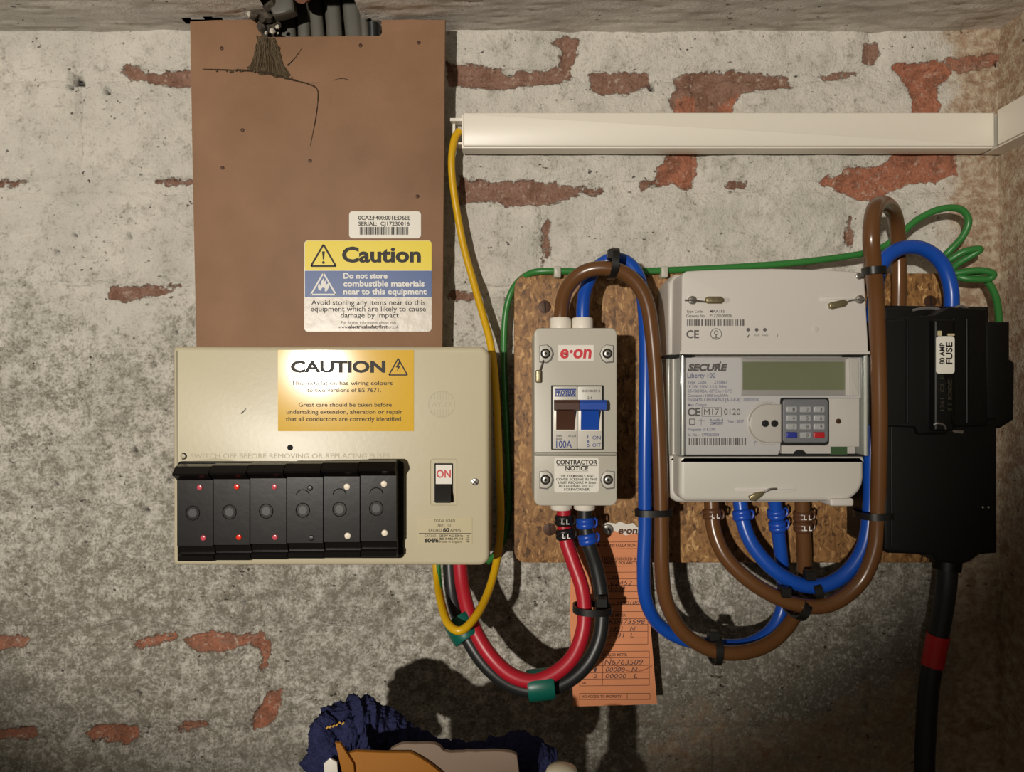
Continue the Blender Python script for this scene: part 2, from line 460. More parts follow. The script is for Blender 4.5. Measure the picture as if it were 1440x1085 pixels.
# outlines (photo pixels) where the limewash has come off; second value 0 = dull mortar, 1 = orange brick
BARE = [
 ([(165,97),(180,90),(200,94),(205,102),(235,100),(275,96),(275,118),(245,123),(200,112),(183,113)], .25),
 ([(628,88),(660,90),(700,96),(718,105),(735,98),(755,101),(785,92),(790,70),(774,60),(790,50),(815,55),(812,75),(804,95),(803,110),(780,119),(740,121),(700,128),(660,122),(628,120)], .1),
 ([(828,103),(850,98),(880,101),(912,100),(915,120),(880,133),(850,132),(830,128)], .1),
 ([(945,107),(960,103),(1000,100),(1040,100),(1110,107),(1116,122),(1060,128),(1040,133),(1030,158),(1000,162),(948,160),(940,138),(952,128)], .3),
 ([(952,140),(978,134),(975,165),(945,165)], 1), ([(1012,150),(1038,132),(1028,165),(1010,165)], 1),
 ([(955,205),(982,205),(981,240),(972,264),(960,265),(945,255),(930,262),(922,254),(925,235)], 1),
 ([(895,257),(922,254),(930,260),(912,264),(900,267)], .3),
 ([(645,246),(660,253),(690,255),(740,253),(790,258),(830,265),(850,262),(848,270),(838,276),(820,270),(800,281),(760,290),(720,291),(690,284),(645,286)], .12),
 ([(764,310),(773,310),(774,340),(769,370),(768,396),(764,375),(762,345)], .3),
 ([(1150,105),(1180,101),(1206,100),(1195,107),(1165,113)], .3),
 ([(1215,62),(1235,55),(1240,75),(1230,92),(1212,90)], .25),
 ([(1253,90),(1280,88),(1330,85),(1345,100),(1320,120),(1320,165),(1280,165),(1283,140),(1270,110)], .75),
 ([(1320,84),(1400,74),(1410,90),(1350,104)], .5),
 ([(1150,255),(1160,248),(1183,246),(1185,235),(1210,236),(1240,232),(1272,205),(1340,205),(1348,245),(1310,258),(1280,258),(1250,270),(1225,285),(1200,278),(1175,266)], .85),
 ([(1020,256),(1050,254),(1057,260),(1045,265),(1020,264)], .2),
 ([(1192,310),(1197,304),(1200,325),(1205,337),(1195,346),(1187,335)], .4),
 ([(147,412),(155,403),(188,401),(198,400),(215,402),(255,400),(245,408),(225,415),(200,418),(185,425),(150,420)], .2),
 ([(220,254),(275,250),(275,259),(240,264),(228,261)], .2),
 ([(-40,895),(40,895),(38,908),(0,915),(-40,915)], .5),
 ([(185,903),(210,896),(240,888),(252,896),(230,905),(195,912)], .6),
 ([(262,894),(300,886),(340,892),(370,889),(381,905),(375,930),(368,955),(363,940),(365,915),(350,904),(325,914),(290,917),(265,910)], .55),
 ([(-40,1030),(50,1022),(52,1038),(-40,1041)], .55),
 ([(118,1037),(125,1022),(160,1018),(195,1022),(197,1038),(180,1046),(140,1041)], .7),
 ([(250,1020),(262,1013),(295,1011),(290,1020),(268,1027),(252,1031)], .55),
 ([(355,1010),(370,985),(380,972),(397,968),(396,990),(385,1015),(370,1024),(356,1029)], .75),
 ([(628,409),(668,409),(669,422),(628,421)], .2),
 ([(-40,253),(40,253),(42,259),(-40,263)], .2),
 ([(1330,640),(1352,660),(1345,700),(1330,690)], .3),
]
HOLES = [(108,114,8),(100,124,4),(150,128,5),(915,122,6),(1420,98,9),(1405,90,6),(105,330,3),(185,332,4),(215,512,4),(82,355,3),(340,835,4),(343,845,3),(75,622,4),(78,680,4),(53,697,4),(205,718,5),(237,676,4),(190,633,4),(195,975,3),(248,467,4),(845,1010,3)]
def sdist(px, py, poly):
    d = np.full(px.shape, 1e9); inside = np.zeros(px.shape, bool); n = len(poly)
    for i in range(n):
        ax, ay = poly[i]; bx, by = poly[(i + 1) % n]
        ex, ey = bx - ax, by - ay; L = ex * ex + ey * ey
        t = np.clip(((px - ax) * ex + (py - ay) * ey) / L, 0, 1)
        d = np.minimum(d, np.hypot(px - ax - t * ex, py - ay - t * ey))
        cr = ((ay > py) != (by > py)) & (px < (bx - ax) * (py - ay) / ((by - ay) or 1e-9) + ax)
        inside ^= cr
    return np.where(inside, d, -d)
def ss(x, a, b):
    t = np.clip((x - a) / (b - a), 0, 1); return t * t * (3 - 2 * t)
def wall_fields(px, py):
    bare = np.full(px.shape, -30.0); tone = np.full(px.shape, 0.3)
    for poly, tn in BARE:
        xs = [q[0] for q in poly]; ys = [q[1] for q in poly]
        m = (px > min(xs) - 30) & (px < max(xs) + 30) & (py > min(ys) - 30) & (py < max(ys) + 30)
        if m.any():
            d = sdist(px[m], py[m], poly); b = bare[m]; t = tone[m]
            tone[m] = np.where((d > b) | (d > 0), tn, t); bare[m] = np.maximum(b, d)
    # old dirt: greyer, thinner coat below the middle of the wall and along the top joint on the left; lower-right shade painted in too
    lo = fbm(px / 160, py / 110, 5, 3)
    g = -0.10 + 0.38 * ss(py + 170 * lo + 60 * ss(px, 500, 0), 380, 560) + 0.16 * ss(py + 120 * lo, 680, 860) + 0.22 * ss(py + 0.10 * px + 150 * lo, 900, 1060) * ss(px, 700, 1000)  # last term paints the shade of the lower right into the coat colour
    g = g + 0.20 * np.exp(-((py - 104) / 14) ** 2) * ss(px, 190, 120) + 0.05 * ss(px, 420, 100) * ss(py, 430, 560)
    brown = np.maximum(ss(px + 60 * lo, 1270, 1390) * 0.95, 0.55 * ss(py + 160 * lo, 880, 1030) * ss(px + 120 * lo, 820, 980))  # brown plaster at the right edge; second term is painted lower-right shade
    hole = np.zeros(px.shape)
    for hx, hy, hr in HOLES:
        d = np.hypot(px - hx, (py - hy)) + 3 * fbm(px / 6, py / 6, 9, 2)
        hole = np.maximum(hole, ss(d, hr, hr * 0.6))
    return np.clip(bare / 30, -1, 1), tone, np.clip(g, 0, 1), brown, hole
def wall_height(px, py, bare, hole):
    h = 0.0034 * fbm(px / 150, py / 90, 11, 3) + 0.0034 * fbm(px / 40, py / 24, 21, 3) + 0.0013 * fbm(px / 10, py / 9, 31, 2)
    return h - 0.0011 * ss(bare, -0.02, 0.06) - 0.006 * hole
def grid_mesh(name, PX, PY, Zd, fields, m, parent, skirt=None):
    ny, nx = PX.shape
    x = (PX - 720) * S; hgt = H0 + (542.5 - PY) * S
    co = np.stack([x, -Zd, hgt], -1).reshape(-1, 3)
    idx = np.arange(ny * nx).reshape(ny, nx)
    q = np.stack([idx[:-1, :-1], idx[1:, :-1], idx[1:, 1:], idx[:-1, 1:]], -1).reshape(-1, 4)
    fl = [f.reshape(-1) for f in fields]
    if skirt is not None:
        b = np.concatenate([idx[0, :], idx[1:, -1], idx[-1, -2::-1], idx[-2:0:-1, 0]])
        lo = co[b].copy(); lo[:, 1] = skirt; o = len(co); n = len(b)
        co = np.concatenate([co, lo]); fl = [np.concatenate([f, f[b]]) for f in fl]
        j = np.arange(n); q = np.concatenate([q, np.stack([b, b[(j + 1) % n], o + (j + 1) % n, o + j], -1)])
    org = ORIG[parent] if parent else Vector((co[:, 0].mean(), 0, co[:, 2].min()))
    co = co - np.array(org)
    me = bpy.data.meshes.new(name)
    me.vertices.add(len(co)); me.vertices.foreach_set('co', co.reshape(-1))
    me.loops.add(q.size); me.loops.foreach_set('vertex_index', q.reshape(-1).astype(np.int32))
    me.polygons.add(len(q)); me.polygons.foreach_set('loop_start', np.arange(0, q.size, 4, dtype=np.int32))
    for nm, f in zip(('bare', 'tone', 'grime_shade', 'brown', 'hole'), fl):
        a = me.attributes.new(nm, 'FLOAT', 'POINT'); a.data.foreach_set('value', f.astype(np.float32))
    me.update(); me.validate(); me.shade_smooth(); me.materials.append(m)
    o = bpy.data.objects.new(name, me); COL.objects.link(o)
    if parent: o.parent = parent
    else: o.location = org
    ORIG[o] = org
    return o

# ------------------------------------------------------------------ the setting
CORNER = 1406
gx, gy = np.meshgrid(np.arange(-420, CORNER + 16, 7.0), np.arange(10, 1760, 7.0))
F = wall_fields(gx, gy)
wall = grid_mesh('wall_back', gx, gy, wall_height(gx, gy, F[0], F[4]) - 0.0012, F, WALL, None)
wall['kind'] = 'structure'; wall['label'] = 'old limewashed brick wall with flaking paint'
JY = [-45, 105, 262, 410, 562, 722, 888, 1030, 1185, 1340, 1490, 1640, 1742]
JX = [340, 553, 338, 553, 338, 553, 372, 150, 338, 553, 338, 553]
for ci in range(len(JY) - 1):
    y0, y1 = JY[ci] + 6, JY[ci + 1] - 6
    y0 = max(y0, 12)
    x = JX[ci] - 430 * 3
    if ci == 0: x = 370 - 430 * 3
    while x < CORNER:
        x0, x1 = max(x + 6, -415), min(x + 424, CORNER + 8); x += 430
        if x1 - x0 < 30: continue
        st = 4.0 if (y0 < 1090 and x1 > -20) else 16.0
        bx, by = np.meshgrid(np.linspace(x0, x1, int((x1 - x0) / st) + 2), np.linspace(y0, y1, int((y1 - y0) / st) + 2))
        dx = np.minimum(bx - x0, x1 - bx); dy = np.minimum(by - y0, y1 - by)
        fb = wall_fields(bx, by)
        ed = np.minimum(dx, dy) + 5 * fbm(bx / 20, by / 20, 41, 2)
        hz = wall_height(bx, by, fb[0], fb[4]) + 0.0004 - 0.0022 * (1 - ss(ed, -3, 13))
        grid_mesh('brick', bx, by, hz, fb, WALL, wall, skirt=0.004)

# right-hand return wall, rough render
ny, nz = 130, 60
yy, zz = np.meshgrid(np.linspace(10, 1742, ny), np.linspace(-0.004, 0.42, nz), indexing='ij')
def return_wall():
    h = 0.003 * fbm(zz / 0.05, yy / 90, 51, 4) + 0.0012 * fbm(zz / 0.008, yy / 20, 61, 3)
    co = np.stack([(CORNER - 720) * S + h, -zz, H0 + (542.5 - yy) * S], -1).reshape(-1, 3)
    idx = np.arange(ny * nz).reshape(ny, nz)
    q = np.stack([idx[:-1, :-1], idx[:-1, 1:], idx[1:, 1:], idx[1:, :-1]], -1).reshape(-1, 4)
    mb = MB(); mb.v = [tuple(c) for c in co]; mb.f = [tuple(int(i) for i in r) for r in q]
    o = build(mb, 'wall_right', WALL, None, smooth=60, normals=False)
    me = o.data
    for nm, val in (('bare', -1.0), ('tone', 0.3), ('grime_shade', 0.35), ('brown', 0.85), ('hole', 0.0)):
        a = me.attributes.new(nm, 'FLOAT', 'POINT'); a.data.foreach_set('value', np.full(len(me.vertices), val, np.float32))
    o['kind'] = 'structure'; o['label'] = 'stained rough side wall at the right edge'
return_wall()

# ceiling: painted rough soffit with a ragged hole where the cables rise
CEIL = wall_material('painted_soffit', lin((240, 233, 222)), lin((190, 182, 168)))
def ceiling():
    xs = np.linspace(-0.57, 0.345, 300); zs = np.concatenate([np.linspace(-0.004, 0.06, 40), np.linspace(0.065, 0.45, 30)])
    X, Zd = np.meshgrid(xs, zs)
    pxx = X / S + 720
    base = XZ(0, 44, 0)[1]
    hgt = base + 0.0018 * fbm(pxx / 120, Zd / 0.02, 71, 4) + 0.0011 * fbm(pxx / 26, Zd / 0.004, 81, 3) + 0.0022 * ss(X, 0.30, 0.34)
    hole = ((pxx > 393 - 30 * (Zd < 0.018)) & (pxx < 517 + 14 * (Zd < 0.02)) & (Zd < 0.105 + 0.006 * fbm(pxx / 14, Zd * 0, 91, 2)))
    hole |= ((pxx > 268) & (pxx < 330) & (Zd > 0.010) & (Zd < 0.020 + 0.006 * fbm(pxx / 9, Zd * 0, 92, 2)))
    n, m_ = X.shape; mb = MB()
    mb.v = [(a, -b, c) for a, b, c in zip(X.ravel(), Zd.ravel(), hgt.ravel())]
    for i in range(n - 1):
        for j in range(m_ - 1):
            if not (hole[i, j] and hole[i + 1, j + 1] and hole[i, j + 1] and hole[i + 1, j]):
                a = i * m_ + j; mb.f.append((a, a + 1, a + m_ + 1, a + m_))
    # sides of the holes, and the boards above
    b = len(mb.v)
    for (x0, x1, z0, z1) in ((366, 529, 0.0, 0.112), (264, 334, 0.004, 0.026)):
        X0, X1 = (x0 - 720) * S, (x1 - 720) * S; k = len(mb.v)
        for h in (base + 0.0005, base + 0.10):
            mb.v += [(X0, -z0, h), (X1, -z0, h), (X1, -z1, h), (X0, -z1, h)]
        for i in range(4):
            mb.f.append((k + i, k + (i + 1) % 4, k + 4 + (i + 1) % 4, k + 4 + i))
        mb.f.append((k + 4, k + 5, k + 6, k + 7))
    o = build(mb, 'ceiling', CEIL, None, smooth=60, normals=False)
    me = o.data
    for nm, val in (('bare', -1.0), ('tone', 0.3), ('grime_shade', -0.30), ('brown', 0.0), ('hole', 0.0)):
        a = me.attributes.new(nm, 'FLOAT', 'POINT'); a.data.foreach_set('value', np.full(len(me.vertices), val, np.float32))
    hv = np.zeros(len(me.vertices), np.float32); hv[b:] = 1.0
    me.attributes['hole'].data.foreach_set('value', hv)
    o['kind'] = 'structure'; o['label'] = 'painted rough soffit above the wall'
ceiling()

mb = MB(); mb.rings([[(-0.57, 0.02, h), (0.345, 0.02, h), (0.345, -0.42, h), (-0.57, -0.42, h)] for h in (-0.03, 0.0)])
fl = build(mb, 'floor', FLOORM, None, smooth=0); fl['kind'] = 'structure'; fl['label'] = 'bare grey screed floor'

# ------------------------------------------------------------------ brown hardboard panel
ZB = 0.021
t = thing('hardboard_panel', 'brown hardboard panel with a notch cut in its top edge', 'panel', 447, 492, ZB)
mb = MB()
ol = [(267,30),(300,28),(361,27),(366,38),(370,50),(376,52),(440,51),(534,50),(537,46),(536,28),(580,27),(626,28),(624,260),(622,491),(276,491),(271,260)]
mb.prism([XZ(a, b, ZB) for a, b in ol], 0.0172, ZB, 0.0004, 2)
panel = build(mb, 'board', HARD, t, smooth=30)
for (a, b) in ((312,68),(392,68),(507,64),(589,60),(341,183),(313,236),(587,276),(436,226)):
    mb = MB(); mb.disc(a, b, 2.6, ZB, ZB - 0.001, ZB + 0.0006, 0.0003, 10); build(mb, 'nail_head', SCREWB, t)
mb = MB(); mb.rect(491, 297, 592, 335, ZB, ZB, ZB + 0.0002, 5)
st = build(mb, 'serial_sticker', WHITE, t); st['label'] = 'small white serial number sticker'
def d(m):
    z = ZB + 0.00025
    m.text('0CA2:F400:001E:D6EE', 504, 577, 309, 5.6, ZB, z, 0.02); m.text('SERIAL:  CJ17230016', 504, 576, 317, 5.2, ZB, z, 0.02)
    random.seed(3); x = 506
    while x < 574:
        w = random.choice((0.8, 1.0, 1.6)); m.flat([(x, 319), (x + w, 319), (x + w, 330), (x, 330)], ZB, z); x += w + random.choice((0.6, 0.8, 1.3))
printed('lettering', INK, st, d)

cs = MB(); cs.rect(428, 338, 607, 466, ZB, ZB, ZB + 0.0002, 5)
cs = build(cs, 'caution_sticker', FOIL, t); cs['label'] = 'yellow, blue and silver caution sticker'
z1 = ZB + 0.0003
mb = MB(); mb.prism(rrect(429, 338.5, 607, 380, ZB, (5, 5, 0, 0)), ZB + 0.0001, z1); build(mb, 'yellow_band', YELLOW2, cs)
mb = MB(); mb.rect(429, 380.6, 607, 417.5, ZB, ZB + 0.0001, z1); build(mb, 'blue_band', BLUEBAND, cs)
z2 = z1 + 0.00006
def tri(m, cx, top, w, h, line, zr, z):
    a, b, c = (cx, top), (cx + w / 2, top + h), (cx - w / 2, top + h)
    for p, q in ((a, b), (b, c), (c, a)):
        m.line(p, q, line, zr, z)
def d(m):
    tri(m, 455, 344, 35, 30, 2.6, ZB, z2)
    m.flat([(453, 353.5), (457, 353.5), (455.8, 365), (454.2, 365)], ZB, z2); m.ringflat(455, 369, 1, 2, ZB, z2, n=10)
    m.text('Caution', 481, 592, 368, 20, ZB, z2, 0.035)
printed('heading_lettering', INK, cs, d)
def d(m):
    z = ZB + 0.00026
    m.text('Avoid storing any items near to this', 438, 598, 428.5, 7.0, ZB, z, 0.006)
    m.text('equipment which are likely to cause', 437, 599, 437.5, 7.0, ZB, z, 0.006)
    m.text('damage by impact', 479, 561, 446.5, 7.0, ZB, z, 0.006)
    m.text('For further information please visit', 480, 557, 455, 3.6, ZB, z)
    m.text('www.', 476, 490, 461.5, 4.2, ZB, z); m.text('electricalsafetyfirst', 490, 545, 461.5, 4.6, ZB, z, 0.03); m.text('.org.uk', 545, 561, 461.5, 4.2, ZB, z)
printed('small_lettering', INK, cs, d)
def d(m):
    tri(m, 455, 384, 35, 30, 2.2, ZB, z2)
    m.flat([(448,407),(447,402),(450,399),(451,402),(452,396),(455,391),(456,396),(458,394),(459,400),(462,398),(463,403),(460,409),(457,410),(457,405),(454,404),(452,406),(452,409)], ZB, z2)
    m.text('Do not store', 483, 545, 391.5, 7.6, ZB, z2, 0.03); m.text('combustible materials', 483, 597, 402.5, 7.6, ZB, z2, 0.03)
    m.text('near to this equipment', 483, 600, 413.5, 7.6, ZB, z2, 0.03)
printed('white_lettering', INKW, cs, d)

def lump(m, c, r, seed):
    rn = random.Random(seed); bm = bmesh.new(); bmesh.ops.create_icosphere(bm, subdivisions=2, radius=r)
    for v in bm.verts: v.co *= 0.72 + 0.5 * rn.random()
    bm.verts.ensure_lookup_table()
    m.add([v.co + c for v in bm.verts], [tuple(v.index for v in f.verts) for f in bm.faces]); bm.free()
# sooty cobweb clinging to the notch
mb = MB()
def strand(pts, r0, r1, n=6):
    p = spline([(a, b, ZB + 0.0006) for a, b in pts], n); mb.tube(p, [(r0 + (r1 - r0) * i / (len(p) - 1)) * random.uniform(.25, .75) for i in range(len(p))], 6)
cw = thing('cobweb', 'sooty cobweb hanging from the notch over the brown panel', 'cobweb', 375, 110, ZB)
for pts, r0, r1 in (([(285,97),(310,98),(345,99),(375,102)], .0004, .0011), ([(375,102),(400,109),(430,117),(444,123),(447,135),(444,165),(436,205)], .0012, .0002),
                    ([(366,55),(362,75),(352,98)], .0012, .0008), ([(385,60),(392,80),(404,104)], .0010, .0009), ([(404,92),(414,82),(424,68)], .0006, .0002),
                    ([(372,58),(374,80),(372,103)], .0011, .0011), ([(380,56),(384,84),(392,107)], .0012, .0010), ([(400,110),(430,116),(450,116)], .0007, .0001), ([(468,113),(480,110),(490,112)], .0002, .0003)):
    strand(pts, r0, r1)
build(mb, 'thread', SOOT, cw)
WEB = mat('web_film', (92, 80, 60), 0.95, spec=0.1)
def filmy(m, dens):
    N, L = nt(m); o = N['Material Output']; b_ = N['Principled BSDF']; g = N.new('ShaderNodeNewGeometry')
    mp = N.new('ShaderNodeMapping'); mp.inputs['Scale'].default_value = (900, 300, 220); L.new(g.outputs['Position'], mp.inputs['Vector'])
    n = N.new('ShaderNodeTexNoise'); n.inputs['Scale'].default_value = 1.0; n.inputs['Detail'].default_value = 4; L.new(mp.outputs['Vector'], n.inputs['Vector'])
    r = N.new('ShaderNodeMapRange'); r.inputs['From Min'].default_value = 0.62 - dens; r.inputs['From Max'].default_value = 0.95 - dens; L.new(n.outputs['Fac'], r.inputs['Value'])
    t_ = N.new('ShaderNodeBsdfTransparent'); x = N.new('ShaderNodeMixShader'); L.new(r.outputs['Result'], x.inputs[0]); L.new(t_.outputs[0], x.inputs[1]); L.new(b_.outputs[0], x.inputs[2]); L.new(x.outputs[0], o.inputs['Surface'])
filmy(WEB, 0.30)
mb = MB()
pts = [(360,50),(372,52),(388,56),(387,70),(393,84),(404,98),(409,106),(402,110),(396,108),(388,110),(382,106),(374,105),(366,106),(360,101),(348,99),(358,88),(363,74),(364,62)]
mb.prism([XZ(a, b, ZB) for a, b in pts], ZB, ZB + 0.0006)
build(mb, 'dust_web', WEB, cw)
mb = MB(); rn = random.Random(21)
for i in range(46):
    u = rn.random(); xa, xb = 364 + 22 * u + rn.uniform(-2, 2), 350 + 56 * u + rn.uniform(-5, 5)
    p = spline([(xa, 53, ZB + .0008), (xa * .7 + xb * .3 + rn.uniform(-3, 3), 70, ZB + .001), (xa * .3 + xb * .7 + rn.uniform(-2, 2), 90, ZB + .0009), (xb, 97 + 10 * u + rn.uniform(-4, 4), ZB + .0007)], 5)
    mb.tube(p, [rn.uniform(.0001, .00034) for _ in p], 5)
for i in range(24):
    u = rn.random(); lump(mb, P3(300 + 120 * u, 98 + 16 * max(0, u - .6) * 2.2 + rn.uniform(-1, 3), ZB + .0006), rn.uniform(.0003, .0009), i)
build(mb, 'fibre', DUST, cw)['kind'] = 'stuff'

# grey twin cables rising behind the notch
labs = ['grey flat cable next to the rubble', 'narrow grey flat cable second from the rubble', 'grey flat cable third from the rubble', 'grey flat cable in the middle gap of the notch', 'wide grey flat cable second from the notch end', 'dark grey flat cable closest to the notch end']
for i, (xb, xt, w) in enumerate(((404, 396, 24), (428, 425, 17), (447, 436, 19), (471, 462, 22), (498, 486, 24), (514, 505, 12))):
    mb = MB(); R = []
    for f in np.linspace(0, 1, 9):
        y = 60 + (-150) * f; x = xb + (xt - xb) * f * 1.1; zc = 0.0095 + 0.004 * f + 0.0015 * (i % 2)
        cx, ch = XZ(x, y, 0.012); hw = w / 2 * S; q = []
        for k in range(14):
            a = 2 * math.pi * k / 14
            q.append((cx + hw * math.copysign(abs(math.cos(a)) ** 0.6, math.cos(a)), -(zc + 0.0026 * math.copysign(abs(math.sin(a)) ** 0.7, math.sin(a))), ch))
        R.append(q)
    mb.rings(R)
    o = build(mb, 'grey_cable', GREYC, None, smooth=50); tag(o, labs[i], 'cable', 'grey flat cables in the notch')

mb = MB(); mb.tube(spline([(520,-90,.014),(522,0,.012),(525,40,.010),(525,70,.008)], 6), .0042, 12)
o = build(mb, 'black_cable', BLK, None, smooth=60); tag(o, 'round black cable at the right end of the notch', 'cable')
# crumbled plaster at the left end of the notch
rb = thing('plaster_rubble', 'dark crumbled plaster lump at the left end of the notch', 'rubble', 378, 50, 0.02)
random.seed(11)
mb = MB()
for i, (a, b, r, z) in enumerate(((366,10,.0045,.028),(374,24,.005,.026),(368,38,.0035,.023),(380,40,.004,.020),(388,33,.0035,.02),(357,22,.003,.026),(378,5,.005,.032),(384,48,.003,.019),(373,48,.003,.02))):
    lump(mb, P3(a, b, z), r, i)
build(mb, 'lump', RUBBLE, rb, smooth=0)
for i, (a, b, r) in enumerate(((353,20,.0026),(383,44,.0018),(374,46,.0012),(390,38,.0014))):
    mb = MB(); lump(mb, P3(a, b, .026), r, 40 + i); build(mb, 'crumb', RUBW, rb, smooth=0)
mb = MB(); mb.prism([XZ(a, b, .034) for a, b in ((372,-30),(408,-30),(414,14),(400,19),(384,22),(378,10))], 0.026, 0.034, 0.002); build(mb, 'soffit_scrap', GREYC, rb, smooth=30)
mb = MB(); lump(mb, P3(426, -10, .034), .0065, 77); build(mb, 'brick_chip', mat('brick_chip', (120, 78, 60), .9), rb, smooth=0)

# ------------------------------------------------------------------ white mini trunking
ZT = 0.019
t = thing('cable_trunking', 'long white plastic cable trunking along the back wall', 'trunking', 1025, 213, 0.004)
mb = MB(); mb.rect(649, 159, 1399, 207, ZT, 0.004, ZT - 0.002, 1, 0.0004, 2); build(mb, 'channel', WHITEP, t, smooth=30)
mb = MB(); mb.rect(651, 158, 1399, 205.5, ZT, ZT - 0.0065, ZT, 2, 0.0010, 3); build(mb, 'lid', WHITEP, t, smooth=40)
mb = MB(); mb.rect(633, 166, 652, 170, 0.012, 0.004, 0.012); mb.rect(633, 200, 652, 203, 0.012, 0.004, 0.012); mb.rect(636, 170, 640, 200, 0.006, 0.003, 0.006); build(mb, 'open_end', WHITEP, t, smooth=30)
t = thing('cable_trunking', 'white trunking turning forward along the side wall', 'trunking', 1402, 213, 0.1)
x1 = (CORNER - 720) * S; h0, h1 = XZ(0, 207, ZT)[1], XZ(0, 158, ZT)[1]
xf = XZ(1400, 0, ZT)[0]
mb = MB(); mb.rings([[(xf + 0.002, -z, h0 - 0.0), (x1, -z, h0), (x1, -z, h1), (xf + 0.002, -z, h1)] for z in (0.003, 0.40)]); build(mb, 'channel', WHITEP, t, smooth=30)
mb = MB(); mb.rings([[(xf, -z, h0 + 0.001), (xf + 0.007, -z, h0 + 0.001), (xf + 0.007, -z, h1 + 0.0008), (xf, -z, h1 + 0.0008)] for z in (ZT + 0.002, 0.40)]); build(mb, 'lid', WHITEP, t, smooth=30)

# ------------------------------------------------------------------ consumer unit
ZU = 0.070
t = thing('consumer_unit', 'cream enamelled fuse board with six black fuse carriers', 'fuse box', 466, 795, 0.006)
mb = MB()
ol = rrect(243, 487, 688, 795, ZU, (5, 14, 14, 6))
mb.prism(ol, 0.006, ZU, 0.0028, 4)
unit = build(mb, 'casing', CREAM, t, smooth=40)
mb = MB(); mb.prism([(x, h) for x, h in inset(ol, -0.0006)], 0.0055, 0.020); build(mb, 'back_flange', CREAM, t, smooth=30)
zs = ZU + 0.0002
cs = MB(); cs.rect(391, 492, 582, 606, ZU, ZU - 0.0002, zs, 1)
cs = build(cs, 'caution_sticker', YELLOW, t); cs['label'] = 'glossy yellow caution sticker about wiring colours'
def d(m):
    z = zs + 0.00008
    m.text('CAUTION', 409, 542, 523, 15, ZU, z, 0.04)
    tri(m, 560, 504, 26, 23, 1.8, ZU, z)
    m.flat([(561.5,507.5),(556.5,516.5),(559.6,516.5),(558,522),(563.5,514.4),(560.4,514.4),(563.5,509)], ZU, z)
    m.text('This installation has wiring colours', 410, 552, 541, 5.6, ZU, z, 0.012); m.text('to two versions of BS 7671.', 432, 536, 551, 5.6, ZU, z, 0.012)
    m.text('Great care should be taken before', 420, 551, 571.5, 5.6, ZU, z, 0.012); m.text('undertaking extension, alteration or repair', 403, 566, 581.5, 5.6, ZU, z, 0.012)
    m.text('that all conductors are correctly identified.', 402, 566, 591.5, 5.6, ZU, z, 0.012)
printed('lettering', INK, cs, d)
# moulded maker's roundel and warning line
def d(m):
    z = ZU + 0.0001
    m.ringflat(621, 568, 18.5, 1.3, ZU, z)
    for x in range(-14, 15, 4):
        hh = math.sqrt(18 ** 2 - x * x)
        m.line((621 + x, 568 - hh), (621 + x, 562), 1.0, ZU, z); m.line((621 + x, 575), (621 + x, 568 + hh), 1.0, ZU, z)
    m.text('WYLEX', 606, 636, 572, 7.5, ZU, z)
lg = printed('moulded_roundel', CREAM2, t, d); lg['label'] = 'moulded round maker mark'
printed('moulded_lettering', CREAM2, t, lambda m: m.text('SWITCH OFF BEFORE REMOVING OR REPLACING FUSES', 268, 548, 644, 6.6, ZU, ZU + 0.0001, 0.0))
mb = MB(); mb.disc(668, 677, 5.2, ZU, ZU - 0.001, ZU + 0.0008, 0.0004, 16); sc = build(mb, 'screw', STEEL, t)
printed('slot', DARK, sc, lambda m: (m.line((664.5, 674), (671.5, 680), 1.4, ZU, ZU + 0.0009), m.line((665, 680.5), (671, 673.5), 1.2, ZU, ZU + 0.0009)))
mb = MB(); mb.disc(258, 641, 4.2, ZU, ZU - 0.001, ZU + 0.0007, 0.0004, 14); sc = build(mb, 'screw', CREAM2, t)
printed('slot', DARK, sc, lambda m: m.ringflat(258, 641, 4, 1.4, ZU, ZU + 0.0008, -110, 110))
mb = MB(); mb.disc(408, 629, 4, ZU, ZU - 0.001, ZU + 0.0003, 0, 14); build(mb, 'screw_hole', DARK, t)
printed('scratch', INKG, t, lambda m: m.flat([(338, 581), (347, 573), (345, 577), (340, 582)], ZU, ZU + 0.0001))
printed('smudge', CREAM2, t, lambda m: m.flat([(302, 644), (330, 646), (325, 649.5), (290, 650), (270, 647)], ZU, ZU + 0.00008))
